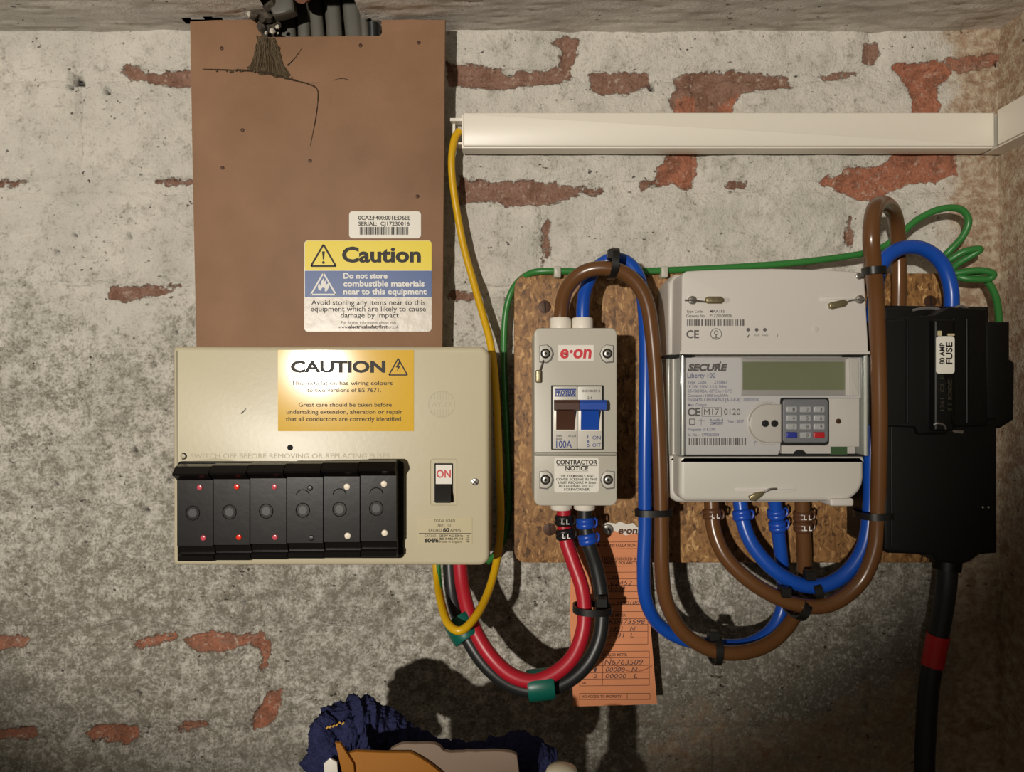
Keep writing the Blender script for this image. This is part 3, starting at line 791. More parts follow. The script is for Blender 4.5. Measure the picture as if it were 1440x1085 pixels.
# fuse bay frame and carriers
mb = MB()
mb.rect(251, 648, 568, 784, ZU, ZU - 0.001, ZU + 0.0016, 5, 0.0008, 2)
build(mb, 'fuse_bay', BAKELITE, t, smooth=40)
ZC = 0.084
dots = {0: 'faint', 1: 'red', 2: 'faint', 3: None, 4: 'white', 5: 'white'}
DOTM = {'red': mat('red_dot', (236, 52, 30), 0.2), 'faint': mat('faded_red_dot', (206, 82, 96), 0.2), 'white': mat('white_dot', (240, 228, 206), 0.4), None: BAKE2}
dp = [((281,685),(286,756)), ((333,684),(336,755)), ((386,684),(387,755)), ((436,686),(438,756)), ((488,684),(489,753)), ((540,680),(541,749))]
names = ['faded pink dots', 'bright red dots', 'dull red dots', 'blank dark dots', 'white dots', 'white dots']
for i in range(6):
    xa, xb = 249 + 51.6 * i, 249 + 51.6 * i + 50.2
    dy = -1.3 * i
    X0, X1 = XZ(xa, 0, ZC)[0], XZ(xb, 0, ZC)[0]
    hh = lambda y: XZ(0, y + dy, ZC)[1]
    pr = [(ZU, hh(656)), (ZU, hh(790)), (ZC - 0.004, hh(791)), (ZC - 0.0015, hh(789.5)), (ZC - 0.001, hh(782)), (ZC - 0.0035, hh(780)), (ZC - 0.0025, hh(769)), (ZC, hh(767)), (ZC, hh(675)), (ZC + 0.002, hh(672)), (ZC + 0.006, hh(667)), (ZC + 0.0065, hh(664)), (ZC + 0.002, hh(655)), (ZC - 0.004, hh(653))]
    mb = MB(); mb.xprism(pr, X0, X1)
    c = build(mb, 'fuse_carrier', BAKELITE, t, smooth=25); c['label'] = 'black fuse carrier with ' + names[i]
    bx = (xa + xb) / 2 - 3
    mb = MB()
    p = [P3(bx + 9.5 * math.cos(a), 721 + dy + 10 * math.sin(a), ZC) for a in [2 * math.pi * k / 24 for k in range(25)]]
    mb.tube(p, 0.0003, 6); mb.disc(bx, 721 + dy, 6, ZC, ZC - 0.001, ZC + 0.0002, 0); build(mb, 'moulded_boss', BAKE2, c)
    if i in (3, 4, 5):
        mb = MB(); p = [P3(bx + 9 * math.cos(a), 700 + dy + 8 * math.sin(a), ZC) for a in [math.pi * (1 + k / 12) for k in range(13)]]
        mb.tube(p, 0.0003, 6); build(mb, 'moulded_arc', BAKE2, c)
    for (a, b) in dp[i]:
        mb = MB(); mb.disc(a, b, 4.6 if dots[i] == 'white' else 4.0, ZC, ZC - 0.0005, ZC + 0.0006, 0.0005, 14); build(mb, 'rating_dot', DOTM[dots[i]], c)
# main switch
mb = MB(); p = [Vector((x, -ZU, h)) for x, h in rrect(605, 645, 642, 710, ZU, 4)]; mb.tube(p + [p[0]], 0.0004, 6, False); sw = build(mb, 'switch_surround', CREAM, t)
mb = MB(); mb.rect(611, 651, 637, 706, ZU, ZU - 0.003, ZU + 0.0002, 1); build(mb, 'switch_slot', DARK, sw)
mb = MB(); mb.rect(613, 653, 635.5, 680, ZU, ZU - 0.001, ZU + 0.0006, 0); fg = build(mb, 'on_flag', WHITE, t, smooth=20)
printed('lettering', INKR, fg, lambda m: m.text('ON', 614, 634, 671, 10.5, ZU, ZU + 0.0008, 0.02))
mb = MB(); h_ = lambda y: XZ(0, y, ZU)[1]
mb.xprism([(ZU - 0.001, h_(680)), (ZU + 0.001, h_(680)), (ZU + 0.0055, h_(699)), (ZU + 0.0062, h_(703)), (ZU + 0.004, h_(705.5)), (ZU - 0.001, h_(705.5))], XZ(613.5, 0, ZU)[0], XZ(634.5, 0, ZU)[0])
build(mb, 'switch_rocker', BLACK, t, smooth=25)
# rating plate
RP = mat('rating_plate', (196, 184, 146), 0.4)
mb = MB(); mb.rect(588, 727, 664, 765, ZU, ZU - 0.0002, ZU + 0.0003, 1); rp = build(mb, 'rating_sticker', RP, t); rp['label'] = 'small beige rating sticker'
def d(m):
    z = ZU + 0.0004
    m.text('TOTAL LOAD', 610, 640, 733.5, 3.9, ZU, z); m.text('NOT TO', 616, 634, 740, 3.9, ZU, z); m.text('EXCEED', 603, 621, 747, 3.9, ZU, z); m.text('60', 623, 632, 747, 4.8, ZU, z, 0.05); m.text('AMPS', 633, 648, 747, 3.9, ZU, z)
    m.line((589, 749.5), (663, 749.5), 0.9, ZU, z)
    m.text('CAT.NO.', 597, 614, 754.6, 3.4, ZU, z); m.text('604/6', 597, 617, 762, 5.2, ZU, z, 0.06)
    m.text('250V AC 50Hz', 619, 651, 754.4, 3.0, ZU, z, 0.02); m.text('BS 5486 Pt 13', 619, 651, 758.6, 3.0, ZU, z, 0.02); m.text('Made in England', 619, 650, 762.6, 2.6, ZU, z); m.line((618, 751), (618, 763), 0.7, ZU, z)
    m.text('B714', 762, 752, 660, 3.4, ZU, z, 0.02, rot=True)
printed('lettering', INK, rp, d)

# ------------------------------------------------------------------ chipboard backing board
ZK = 0.022
t = thing('backing_board', 'chipboard backing board with rounded corners', 'board', 1030, 790, 0.006)
mb = MB(); mb.rect(723, 384, 1345, 791, ZK, 0.0065, ZK, (22, 8, 10, 16), 0.0008, 2); build(mb, 'board', CHIP, t, smooth=30)
for (a, b) in ((766, 431), (773, 744), (1308, 424)):
    mb = MB(); mb.disc(a, b, 9, ZK, ZK - 0.001, ZK + 0.0003, 0.0002); s_ = build(mb, 'screw', SCREWB, t)
    printed('slot', DARK, s_, lambda m: m.line((a, b - 7), (a + 1, b + 7), 1.8, ZK, ZK + 0.0005))

# ------------------------------------------------------------------ isolator switch
ZI = 0.076
t = thing('isolator_switch', 'grey isolator switch box between the fuse board and meter', 'switch', 810, 711, ZK)
mb = MB(); mb.rect(751, 461, 868, 637.6, ZI, ZK, ZI, (9, 9, .5, .5), 0.0009, 4); build(mb, 'upper_cover', GREYP, t, smooth=40)
mb = MB(); mb.rect(751, 638.4, 868, 711, ZI, ZK, ZI, (.5, .5, 10, 10), 0.0009, 4); build(mb, 'terminal_cover', GREYP, t, smooth=40)
mb = MB(); mb.rect(752.5, 600, 866.5, 680, ZI, ZK, ZI - 0.0012, 0); build(mb, 'inner_frame', GREYP, t)
for (a, y0, y1, nm) in ((788, 466, 447, 'gland'), (819, 466, 447, 'gland'), (789, 700, 716, 'gland'), (822, 700, 716, 'gland')):
    mb = MB(); p0, p1 = P3(a, y0, 0.052), P3(a, y1, 0.052)
    mb.tube([p0, p0.lerp(p1, .9), p1], [0.0068, 0.0068, 0.0062], 20); build(mb, nm, WHITEP, t, smooth=40)
for (a, b, s_) in ((766, 497, 1), (855, 497, -1), (766, 674, 1), (856, 674, -1)):
    mb = MB(); mb.prism([XZ(a + s_ * q[0], b + q[1], ZI) for q in ((-7,-11),(3,-12),(8,-8),(11,0),(8,8),(3,12),(-7,11))], ZI - 0.001, ZI + 0.0006, 0.0004, 2)
    br = build(mb, 'screw_boss', GREYP2, t, smooth=30)
    mb = MB(); mb.prism([XZ(a + s_ * q[0] * 1.16 + .6, b + q[1] * 1.1 + .5, ZI) for q in ((-7,-11),(3,-12),(8,-8),(11,0),(8,8),(3,12),(-7,11))], ZI - 0.001, ZI + 0.0001); build(mb, 'boss_gap', INKG, br, smooth=0)
    mb = MB(); mb.disc(a + s_, b, 7, ZI, ZI, ZI + 0.0008, 0.0002); build(mb, 'screw_recess', DARK, br)
    mb = MB(); mb.disc(a + s_, b, 5, ZI, ZI, ZI + 0.0016, 0.0006); build(mb, 'screw', STEEL, br)
    mb = MB(); mb.disc(a + s_, b, 2, ZI, ZI + 0.001, ZI + 0.00175, 0); build(mb, 'hex_socket', DARK, br)
mb = MB(); mb.tube(spline([(764, 506, ZI + .001), (760, 518, ZI + .002), (757, 524, ZI + .002)], 4), 0.0005, 6); s0 = build(mb, 'seal_wire', STEEL, t)
mb = MB(); mb.rect(753, 520, 761, 538, ZI, ZI + 0.0004, ZI + 0.0028, 2, 0.0008); build(mb, 'seal', LEAD, s0)
mb = MB(); mb.rect(785, 485, 835, 507, ZI, ZI - 0.0002, ZI + 0.0002, 1); st = build(mb, 'supplier_sticker', WHITE, t); st['label'] = 'small white sticker with red lettering'
printed('lettering', INKR, st, lambda m: m.text('e·on', 787, 831, 503, 17.5, ZI, ZI + 0.0003, 0.035, 0.12))
# switch module in its window
mb = MB(); mb.rect(775, 541.5, 849, 632, ZI, ZI - 0.002, ZI + 0.0002, 1); md = build(mb, 'module_window', DARK, t)
mb = MB(); mb.rect(777, 543, 811.6, 631, ZI, ZI - 0.001, ZI + 0.0006, 1, 0.0003, 2); mo = build(mb, 'module', GREYP2, t)
mb = MB(); mb.rect(812.2, 543, 846.5, 631, ZI, ZI - 0.001, ZI + 0.0006, 1, 0.0003, 2); mo2 = build(mb, 'module', GREYP2, t)
zz_ = ZI + 0.0007
def d(m):
    m.flat([(780, 546.5), (810, 546.5), (810, 548.5), (780, 548.5)], ZI, zz_); m.flat([(780, 555.5), (810, 555.5), (810, 557.5), (780, 557.5)], ZI, zz_)
    m.text('PROTEUS', 781, 809.5, 555, 5.8, ZI, zz_, 0.06)
printed('maker_logo', INKB, mo, d)
printed('blue_lettering', INKB, mo, lambda m: m.text('100A', 782, 804, 629, 9.5, ZI, zz_, 0.012))
printed('lettering', INKG, mo, lambda m: (m.text('50Hz', 782, 791, 614, 3, ZI, zz_, .02), m.text('BSEN', 782, 790, 618.6, 3, ZI, zz_, .02), m.text('AC22B', 799, 810, 614, 3, ZI, zz_, .02)))
printed('blue_lettering', INKB, mo2, lambda m: (m.text('ON', 833, 844.5, 617.5, 5, ZI, zz_, 0.0), m.text('OFF', 833, 845, 628, 5, ZI, zz_, 0.0), m.text('I', 826, 827, 616, 4, ZI, zz_, .03), m.text('O', 825, 828.6, 628, 4, ZI, zz_, .03), m.text('8', 825.4, 828.2, 622.5, 3.5, ZI, zz_, .03)))
printed('lettering', INKG, mo2, lambda m: (m.text('ISO100/2P-2', 818, 844, 551, 3.2, ZI, zz_, .02), m.text('2 4', 826, 832, 561, 3.6, ZI, zz_, .02)))
for (x0, x1, m_, nm) in ((779, 814, mat('brown_rocker', (74, 44, 30), 0.4), 'rocker'), (814, 852, mat('blue_rocker', (20, 72, 168), 0.38), 'rocker')):
    b0, b1 = (782.5, 808) if m_.name.startswith('brown') else (817.5, 842.5)
    zr = ZI + 0.004
    hz = lambda y: XZ(0, y, zr)[1]
    # pale slot, narrow body and wide grip bar
    mb = MB(); mb.rect(b0 - 4, 574, b1 + 3.5, 606, ZI, ZI, ZI + 0.0009, 1, 0.0003, 2); bz = build(mb, 'rocker_slot', WHITEP, t, smooth=30)
    mb = MB(); mb.xprism([(ZI, hz(566)), (ZI, hz(604)), (ZI + .0015, hz(604.5)), (ZI + .003, hz(590)), (ZI + .0055, hz(574)), (ZI + .0055, hz(566))], XZ(b0, 0, zr)[0], XZ(b1, 0, zr)[0])
    o = build(mb, nm, m_, t, smooth=20)
    mb = MB(); mb.xprism([(ZI + .001, hz(562)), (ZI + .001, hz(575)), (ZI + .006, hz(577)), (ZI + .0085, hz(575)), (ZI + .0085, hz(566)), (ZI + .0065, hz(562))], XZ(x0, 0, zr)[0] + 0.0001, XZ(x1, 0, zr)[0] - 0.0001)
    build(mb, 'grip', m_, o, smooth=20)
mb = MB(); mb.rect(779.5, 643, 842, 692, ZI, ZI - 0.0002, ZI + 0.0002, 4); st = build(mb, 'notice_sticker', WHITE, t); st['label'] = 'white contractor notice sticker'
def d(m):
    z = ZI + 0.0003
    m.text('CONTRACTOR', 782, 840, 652.5, 6, ZI, z, 0.03); m.text('NOTICE', 795, 827, 661, 6, ZI, z, 0.03)
    m.line((783, 654.6), (840, 654.6), .6, ZI, z); m.line((795, 663), (827, 663), .6, ZI, z)
    for i, (s, a, b) in enumerate((('THE TERMINALS AND', 786, 836), ('COVER SCREWS IN THIS', 782, 840), ('UNIT REQUIRE A 5mm', 785, 838), ('HEXAGONAL SOCKET', 786, 837), ('SCREWDRIVER', 793, 829))):
        m.text(s, a, b, 670.5 + i * 4.7, 3.4, ZI, z, 0.012)
printed('lettering', INK, st, d)

# ------------------------------------------------------------------ electricity meter
ZM = 0.078
t = thing('electricity_meter', 'grey-white smart electricity meter with keypad and display', 'meter', 1085, 708, ZK)
def grow(x, zr): return x
mb = MB()
top = [XZ(a, b, ZM) for a, b in ((958,497),(959,390),(961,384),(966,381),(1010,378.5),(1085,377.5),(1160,379),(1208,382),(1213,384),(1216,390),(1222,497))]
mb.prism(top, ZK + 0.004, ZM, 0.0010, 3); build(mb, 'top_cover', METERP, t, smooth=40)
mb = MB(); mb.prism(inset([XZ(a, b, ZM) for a, b in ((960,495),(960,392),(966,384),(1010,381),(1085,380),(1160,381),(1206,384),(1214,392),(1220,495))], -0.0032), ZK, ZK + 0.030, 0.002); build(mb, 'top_flange', METERD, t, smooth=40)
mb = MB(); mb.rect(956, 494, 1223, 498, ZM, ZM - 0.004, ZM + 0.0005, 0, 0.0003); build(mb, 'ridge', METERP, t, smooth=40)
mb = MB(); mb.rect(957, 492, 1221, 650, ZM, ZK, ZM - 0.022, 3, 0.001); build(mb, 'base', METERD, t, smooth=40)
# faceplate behind the clear cover
ZF = 0.068
fp = MB(); fp.prism([XZ(a, b, ZF) for a, b in ((959.5,502),(1211,502),(1211,560),(1098,560),(1098,632),(1094,640),(962,640),(959.5,636))], 0.05, ZF, 0.0006); fp = build(fp, 'faceplate', METERL, t, smooth=30)
mb = MB(); mb.rect(1042, 503, 1193, 556, ZF, ZF - 0.002, ZF + 0.0006, 1, 0.0004, 2); lc = build(mb, 'display_bezel', LCDF, t, smooth=30)
mb = MB(); mb.rect(1044, 508.5, 1187, 548, ZF, ZF - 0.002, ZF + 0.0008, 0); build(mb, 'display', LCD, lc, smooth=0)
mb = MB(); mb.rect(1188, 504, 1206, 556, ZF, ZF - 0.002, ZF + 0.0022, 1, 0.0005); mb.rect(1192, 504, 1195, 556, ZF, ZF, ZF + 0.003, 0); build(mb, 'display_edge', METERP, lc, smooth=30)
zp = ZF + 0.0001
def barcode(m, x0, x1, y0, y1, zr, z, seed):
    rn = random.Random(seed); x = x0
    while x < x1:
        w = rn.choice((0.8, 1.2, 2.0, 2.6)); m.flat([(x, y0), (x + w, y0), (x + w, y1), (x, y1)], zr, z); x += w + rn.choice((0.7, 0.9, 1.6, 2.2))
def d(m):
    m.text('CE', 967, 984.5, 584.5, 11, ZF, zp, 0.03); m.text('M17', 990, 1011, 583, 8.5, ZF, zp); m.frame(987, 573, 1014.5, 585, 0.8, ZF, zp); m.text('0120', 1018, 1041, 583, 8.5, ZF, zp)
    m.frame(969.5, 589, 977, 596.5, 1.1, ZF, zp)
printed('bold_lettering', INKG, fp, d)
printed('maker_logo', INKG, fp, lambda m: (m.text('SECURE', 967, 1021, 521, 9, ZF, zp, 0.055, 0.22), m.ringflat(1011, 509.5, 2.2, 1.6, ZF, zp, -150, 60, 10)))
printed('barcode', INKG, fp, lambda m: barcode(m, 968.5, 1047, 615.5, 625.5, ZF, zp, 5))
def d(m):
    m.text('Liberty 100', 966.5, 1006, 531, 6.6, ZF, zp, 0.02)
    for s, a, b, y in (('Type  Code', 967, 993, 539), ('Z110B61', 1004, 1022, 539), ('1P 2W, 230V, 2.5 S, 50Hz', 967, 1022, 545.5), ('0.5-10(100)A, -20°C to +55°C', 967, 1029, 551.5), ('Constant : 1000 imp/kWh', 967, 1024, 558), ('EN50470-1 EN50470-3 [A-1-R-B] : 0000701S', 967, 1067, 564), ('Max. Output', 967, 994, 571), ('Property of E.ON', 967, 1006, 605.5), ('Sr. No. :  17P0265004', 967, 1011, 613), ('Year : 2017', 1023, 1046, 594)):
        m.text(s, a, b, y, 4.0, ZF, zp, 0.012)
    m.text('RoHS 4', 998, 1017, 592, 3.4, ZF, zp, .02); m.text('COMPLIANT', 998, 1017, 596.8, 3.0, ZF, zp, .03); m.line((998, 593.2), (1017, 593.2), .6, ZF, zp)
    m.line((982, 591), (992, 591), .7, ZF, zp); m.line((986, 588), (986, 598), .7, ZF, zp)
    m.ringflat(1063, 623, 2.4, 1, ZF, zp, 60, 230, 10)
printed('lettering', mat('blue_grey_ink', (112, 116, 142), 0.6), fp, d)
# optical port
mb = MB()
arc = [(1098,568)] + [(1080 + 27 * math.cos(a) * 1.0, 595 - 27 * math.sin(a)) for a in [math.radians(90 + 180 * k / 14) for k in range(15)]] + [(1098,622)]
mb.prism([XZ(a, b, ZF) for a, b in arc], ZF - 0.001, ZF + 0.0016, 0.0008); op = build(mb, 'optical_port', METERD, t, smooth=40)
mb = MB(); p = [P3(1080 + 29 * math.cos(a), 595 - 29 * math.sin(a), ZF + .0006) for a in [math.radians(70 + 220 * k / 20) for k in range(21)]]; mb.tube(p, 0.0007, 8); build(mb, 'port_rim', METERP, op)
for a in (1075, 1088):
    mb = MB(); mb.disc(a, 595, 5, ZF, ZF, ZF + 0.0018, 0); e_ = build(mb, 'port_window', DARK, op)
    mb = MB(); mb.disc(a, 595, 2, ZF, ZF, ZF + 0.0021, 0.0002, 12); build(mb, 'port_lens', BAKE2, op)
mb = MB(); mb.rect(1051, 591, 1057, 600, ZF, ZF, ZF + 0.0012, 1, .0004); build(mb, 'port_clip', METERP, op)
# keypad
mb = MB(); mb.rect(1097, 559, 1166, 625, ZF, ZF - 0.003, ZF + 0.0004, 5, 0.0004); kd = build(mb, 'keypad_recess', DARK, t)
mb = MB(); mb.rect(1100, 561, 1163.5, 622, ZF, ZF - 0.003, ZF + 0.0012, 4, 0.0006); kp = build(mb, 'keypad', KEYPAD, t, smooth=40)
dig = ['1', '2', '3', '4', '5', '6', '7', '8', '9', 'B', '0', 'A']
for i in range(12):
    r_, c_ = divmod(i, 3); a, b = 1104 + c_ * 19.2, 571 + r_ * 12
    m_ = KEYG if r_ < 3 or c_ == 1 else (KEYB if c_ == 0 else KEYR)
    mb = MB(); mb.rect(a, b, a + 15.5, b + 8.6, ZF, ZF, ZF + 0.0024, 1.5, 0.0006); ky = build(mb, 'key', m_, kp, smooth=40)
# key legends belong to the keypad print
def d(m):
    for i in range(12):
        r_, c_ = divmod(i, 3); a, b = 1104 + c_ * 19.2, 571 + r_ * 12
        if dig[i].isdigit(): m.text(dig[i], a + 8.5, a + 11.5, b + 7, 5, ZF, ZF + 0.00245, 0.02)
printed('key_legend', INKG, kp, d)
# right-hand panel under the clear cover
mb = MB(); mb.rect(1166, 560, 1209, 628, ZF, 0.05, ZF - 0.0002, 1, 0.0004); mb.rect(1100, 626, 1204, 638, ZF, 0.05, ZF - 0.001, 1, 0.0004); rpn = build(mb, 'side_panel', METERP, t, smooth=40)
mb = MB(); mb.disc(1179, 592, 3.6, ZF, ZF - 0.001, ZF + 0.0006, 0.0002, 14); build(mb, 'screw', SCREWB, rpn)
mb = MB(); mb.rect(1169, 628, 1192, 639, ZF, ZF - 0.004, ZF - 0.0005, 0); build(mb, 'circuit_board', GREEND, rpn)
mb = MB(); mb.prism([XZ(1125 + 9 * math.cos(a), 640 - 8 * math.sin(a), ZF) for a in [math.pi * k / 10 for k in range(11)]], ZF - .002, ZF, 0); build(mb, 'thumb_notch', DARK, rpn)
# clear cover: front sheet and thick clear side bars
mb = MB(); mb.rect(957, 499, 1223, 642, 0.0735, 0.0722, 0.0735, 3, 0.0004, 2); cc = build(mb, 'clear_cover', CLEAR, t, smooth=40)
for (x0, x1) in ((957, 960), (1219, 1222)):
    mb = MB(); mb.rect(x0, 499, x1, 641, 0.0735, 0.045, 0.0722, 0.5, 0.0003, 2); build(mb, 'clear_side', FROST, cc, smooth=30)
for x0, x1, za, zb_ in ((939, 943, .052, .0565), (1206, 1210, .056, .060)):
    mb = MB(); mb.rect(x0, 502, x1, 640, zb_, za, zb_, 1, .0006); build(mb, 'clear_flange', FROST, cc, smooth=40)
for x in (960, 1217):
    mb = MB(); p = [P3(x, 500 + 3.5 * i, 0.0738) for i in range(41)]; mb.tube(p, 0.0009, 10); build(mb, 'clear_bead', FROST, cc)
for (x0, x1, y0, y1) in ((940, 972, 498.5, 502.5), (1199, 1216, 498.5, 502), (962, 1216, 639.5, 642)):
    mb = MB(); mb.rect(x0, y0, x1, y1, 0.071, 0.05, 0.071, 0); build(mb, 'shadow_gap', DARK, t)
# terminal cover
mb = MB(); mb.prism(rrect(957, 643, 1219, 706, ZM, (1, 1, 34, 12)), ZK + 0.003, ZM - 0.003, 0.003, 4); build(mb, 'terminal_cover', METERB, t, smooth=40)
mb = MB(); mb.prism(rrect(943, 641, 1212, 708, 0.062, (1, 1, 30, 16)), ZK, 0.058, 0.003, 4); build(mb, 'terminal_skirt', METERP, t, smooth=40)
mb = MB(); mb.rect(1166, 700, 1199, 711, ZM - .003, 0.055, ZM - 0.001, 3, 0.0012); build(mb, 'release_tab', METERP, t, smooth=40)
mb = MB(); mb.rect(1034, 684, 1120, 692, ZM - .003, ZM - 0.004, ZM - 0.0026, 4, 0.0003); sl = build(mb, 'seal_slot', METERP, t, smooth=40)
# top-cover print and seals
def d(m):
    z = ZM + 0.0001
    m.text('Type Code', 965, 988, 439.5, 4, ZM, z, .012); m.text('MAA1F5', 998, 1019, 439.5, 4.4, ZM, z, .012)
    m.text('Gateway No', 965, 991, 446, 4, ZM, z, .012); m.text('P1723500006', 998, 1029, 446, 4.4, ZM, z, .012)
    m.text('CE', 965, 983, 475, 10.5, ZM, z, 0.03); m.ringflat(1007, 469.5, 7.6, 1.0, ZM, z); m.ringflat(1007, 467.5, 2.6, 1.0, ZM, z); m.line((1003, 475), (1011, 475), 1, ZM, z); m.line((1007, 470), (1007, 475), 1.4, ZM, z)
    for a in (1052, 1064, 1075.5): m.ringflat(a, 463.5, 1.3, 2.6, ZM, z, n=10)
    m.flat([(1050, 474), (1053, 470), (1054, 470.5), (1051.5, 475)], ZM, z); m.text('WAN', 1060, 1068, 472.5, 2.6, ZM, z); m.text('HAN', 1072, 1080, 472.5, 2.6, ZM, z)
    m.line((1094, 469), (1093, 474), .6, ZM, z)
printed('cover_lettering', INKG, t, d)
printed('barcode', INKG, t, lambda m: barcode(m, 966, 1046, 449, 458, ZM, ZM + .0001, 8))
mb = MB(); mb.disc(1147, 463, 4.2, ZM, ZM - .001, ZM + 0.0006, 0.0004); build(mb, 'optical_button', METERD, t)
mb = MB(); mb.disc(1208, 388, 5, ZM, ZM - .001, ZM + 0.0008, 0.0005); build(mb, 'cover_screw', STEEL, t)
for (sx, sy, x0, x1, ang, ln) in ((973, 422, 968, 1026, 0, 26), (1208, 421, 1152, 1212, -12, 24)):
    mb = MB(); mb.prism(rrect(x0, sy - 5, x1, sy + 4, ZM, 4.5), ZM - .0005, ZM + 0.0003, 0.0002, 2); sl2 = build(mb, 'seal_slot', METERP, t, smooth=40)
    mb = MB(); mb.disc(sx, sy, 6, ZM, ZM, ZM + 0.0022, 0.0008); build(mb, 'seal_screw', STEEL, sl2)
    s_ = 1 if sx < 1100 else -1
    mb = MB(); pts = [(sx - s_ * 10, sy, ZM + .001), (sx, sy, ZM + .0026), (sx + s_ * 10, sy + 1, ZM + .0012), (sx + s_ * 18, sy + (2 if s_ > 0 else 4), ZM + .001)]
    p = spline(pts, 5); mb.tube(p, 0.0006, 6); build(mb, 'seal_wire', STEEL, sl2)
    cx, cy = sx + s_ * 31, sy + (0 if s_ > 0 else 7)
    a_ = math.radians(ang * -1 if s_ < 0 else 0)
    q = [(-13, -3), (-9, -5), (9, -5), (13, -2), (13, 2), (9, 5), (-9, 5), (-13, 3)]
    mb = MB(); mb.prism([XZ(cx + u * math.cos(a_) + v * math.sin(a_), cy - u * math.sin(a_) + v * math.cos(a_), ZM) for u, v in q], ZM + .0003, ZM + 0.0025, 0.0009); build(mb, 'seal', LEAD, sl2)
mb = MB(); zt = ZM - .0024; mb.tube(spline([(1092, 687, zt + .001), (1082, 688, zt + .002), (1074, 692, zt + .001)], 5), 0.0008, 6); build(mb, 'seal_wire', STEEL, sl)
mb = MB(); mb.prism([XZ(a, b, zt) for a, b in ((1052,697),(1062,692),(1074,690),(1072,696),(1062,704),(1054,703))], zt, zt + 0.0022, 0.0008); build(mb, 'seal', LEAD, sl)

# ------------------------------------------------------------------ service cut-out
t = thing('service_cutout', 'large black service cut-out fuse box on the right', 'fuse box', 1325, 778, 0.006)
ZS = 0.082; ZL = 0.072
mb = MB(); mb.prism([XZ(a, b, ZL) for a, b in ((1243,588),(1403,588),(1403,778),(1378,780),(1365,790),(1352,794),(1318,790),(1312,780),(1250,778),(1243,772))], 0.0225, ZL, 0.002, 3); build(mb, 'lower_box', BLACKBOX, t, smooth=35)
mb = MB(); mb.prism([XZ(a, b, ZS) for a, b in ((1241,448),(1325,441),(1345,430),(1398,432),(1400,600),(1345,602),(1340,612),(1300,612),(1296,602),(1241,600))], 0.024, ZS - 0.006, 0.002, 3); build(mb, 'upper_box', BLACKBOX, t, smooth=35)
mb = MB(); mb.prism([XZ(a, b, 0.06) for a, b in ((1243,428),(1396,430),(1396,470),(1243,470))], 0.024, 0.058, 0.003, 3); build(mb, 'cable_hood', BLACKBOX, t, smooth=35)
mb = MB(); mb.prism([XZ(a, b, 0.07) for a, b in ((1385,452),(1421,452),(1421,505),(1428,510),(1427,590),(1408,602),(1385,600))], 0.024, 0.070, 0.002, 3); build(mb, 'neutral_block', BLACKBOX, t, smooth=35)
for x0, x1, dz in ((1281, 1284, .0012), (1346, 1349, .002), (1366, 1370, .0012)):
    mb = MB(); mb.rect(x0, 446, x1, 596, ZS, ZS - 0.008, ZS - .006 + dz, 1, 0.0006); build(mb, 'rib', BLACKBOX, t, smooth=35)
mb = MB(); mb.rect(1314, 449, 1344, 606, ZS, ZS - 0.008, ZS, 3, 0.0016); fc = build(mb, 'fuse_carrier', BLACKBOX, t, smooth=35)
mb = MB(); mb.rect(1316, 472.5, 1342, 525, ZS, ZS, ZS + 0.0003, 4); st = build(mb, 'fuse_label', WHITE, fc); st['label'] = 'white label with amp rating'
printed('lettering', INK, fc, lambda m: (m.text('80 AMP', 512, 482, 1327.5, 6.5, ZS, ZS + 0.0004, 0.03, rot=True), m.text('FUSE', 512, 481, 1338.5, 8.5, ZS, ZS + 0.0004, 0.03, rot=True)))
MOULD = mat('moulded_marks', (62, 58, 44), 0.5)
printed('moulded_lettering', MOULD, fc, lambda m: (m.text('1361  C2  II', 577, 528, 1327, 5, ZS, ZS + 0.0003, 0.0, rot=True), m.text('0  0  BONDED', 577, 532, 1338, 5.5, ZS, ZS + 0.0003, 0.0, rot=True)))
mb = MB(); mb.rect(1318, 465, 1324, 472, ZS, ZS, ZS + 0.0004, 1); mb.rect(1332, 469, 1342, 472, ZS, ZS, ZS + 0.0004, 1); build(mb, 'torn_label', RP, fc)
mb = MB(); mb.tube(spline([(1313, 597, ZS), (1320, 595, ZS + .001), (1328, 598, ZS + .001), (1330, 603, ZS)], 5), 0.0006, 6); build(mb, 'seal_wire', STEEL, fc)
mb = MB(); mb.prism([XZ(a, b, ZS) for a, b in ((1350,606),(1369,606),(1367,611),(1356,610))], ZL, ZL + 0.0012, 0.0004); build(mb, 'seal', STEEL, t)
for a in (1382, 1390):
    mb = MB(); mb.disc(a, 713, 1.6, ZL, ZL - .001, ZL + .0006, .0003, 8); build(mb, 'rivet', STEEL, t)
mb = MB(); mb.rect(1252, 596, 1254, 768, ZL, ZL - .001, ZL + .0008, .5, .0003); build(mb, 'edge_bead', BLACKBOX, t)
mb = MB(); mb.tube(spline([(1283, 436, .058), (1300, 433, .060), (1318, 434, .061), (1330, 441, .063)], 5), 0.0009, 6); mb.tube(spline([(1343, 432, .062), (1350, 430, .064), (1360, 433, .062)], 5), 0.0008, 6); build(mb, 'scuffed_edge', INKG, t)
mb = MB(); p = [P3(1334, 772, .048), P3(1331, 800, .048)]; mb.tube(p, 0.0085, 16); build(mb, 'cable_boss', BLACKBOX, t)

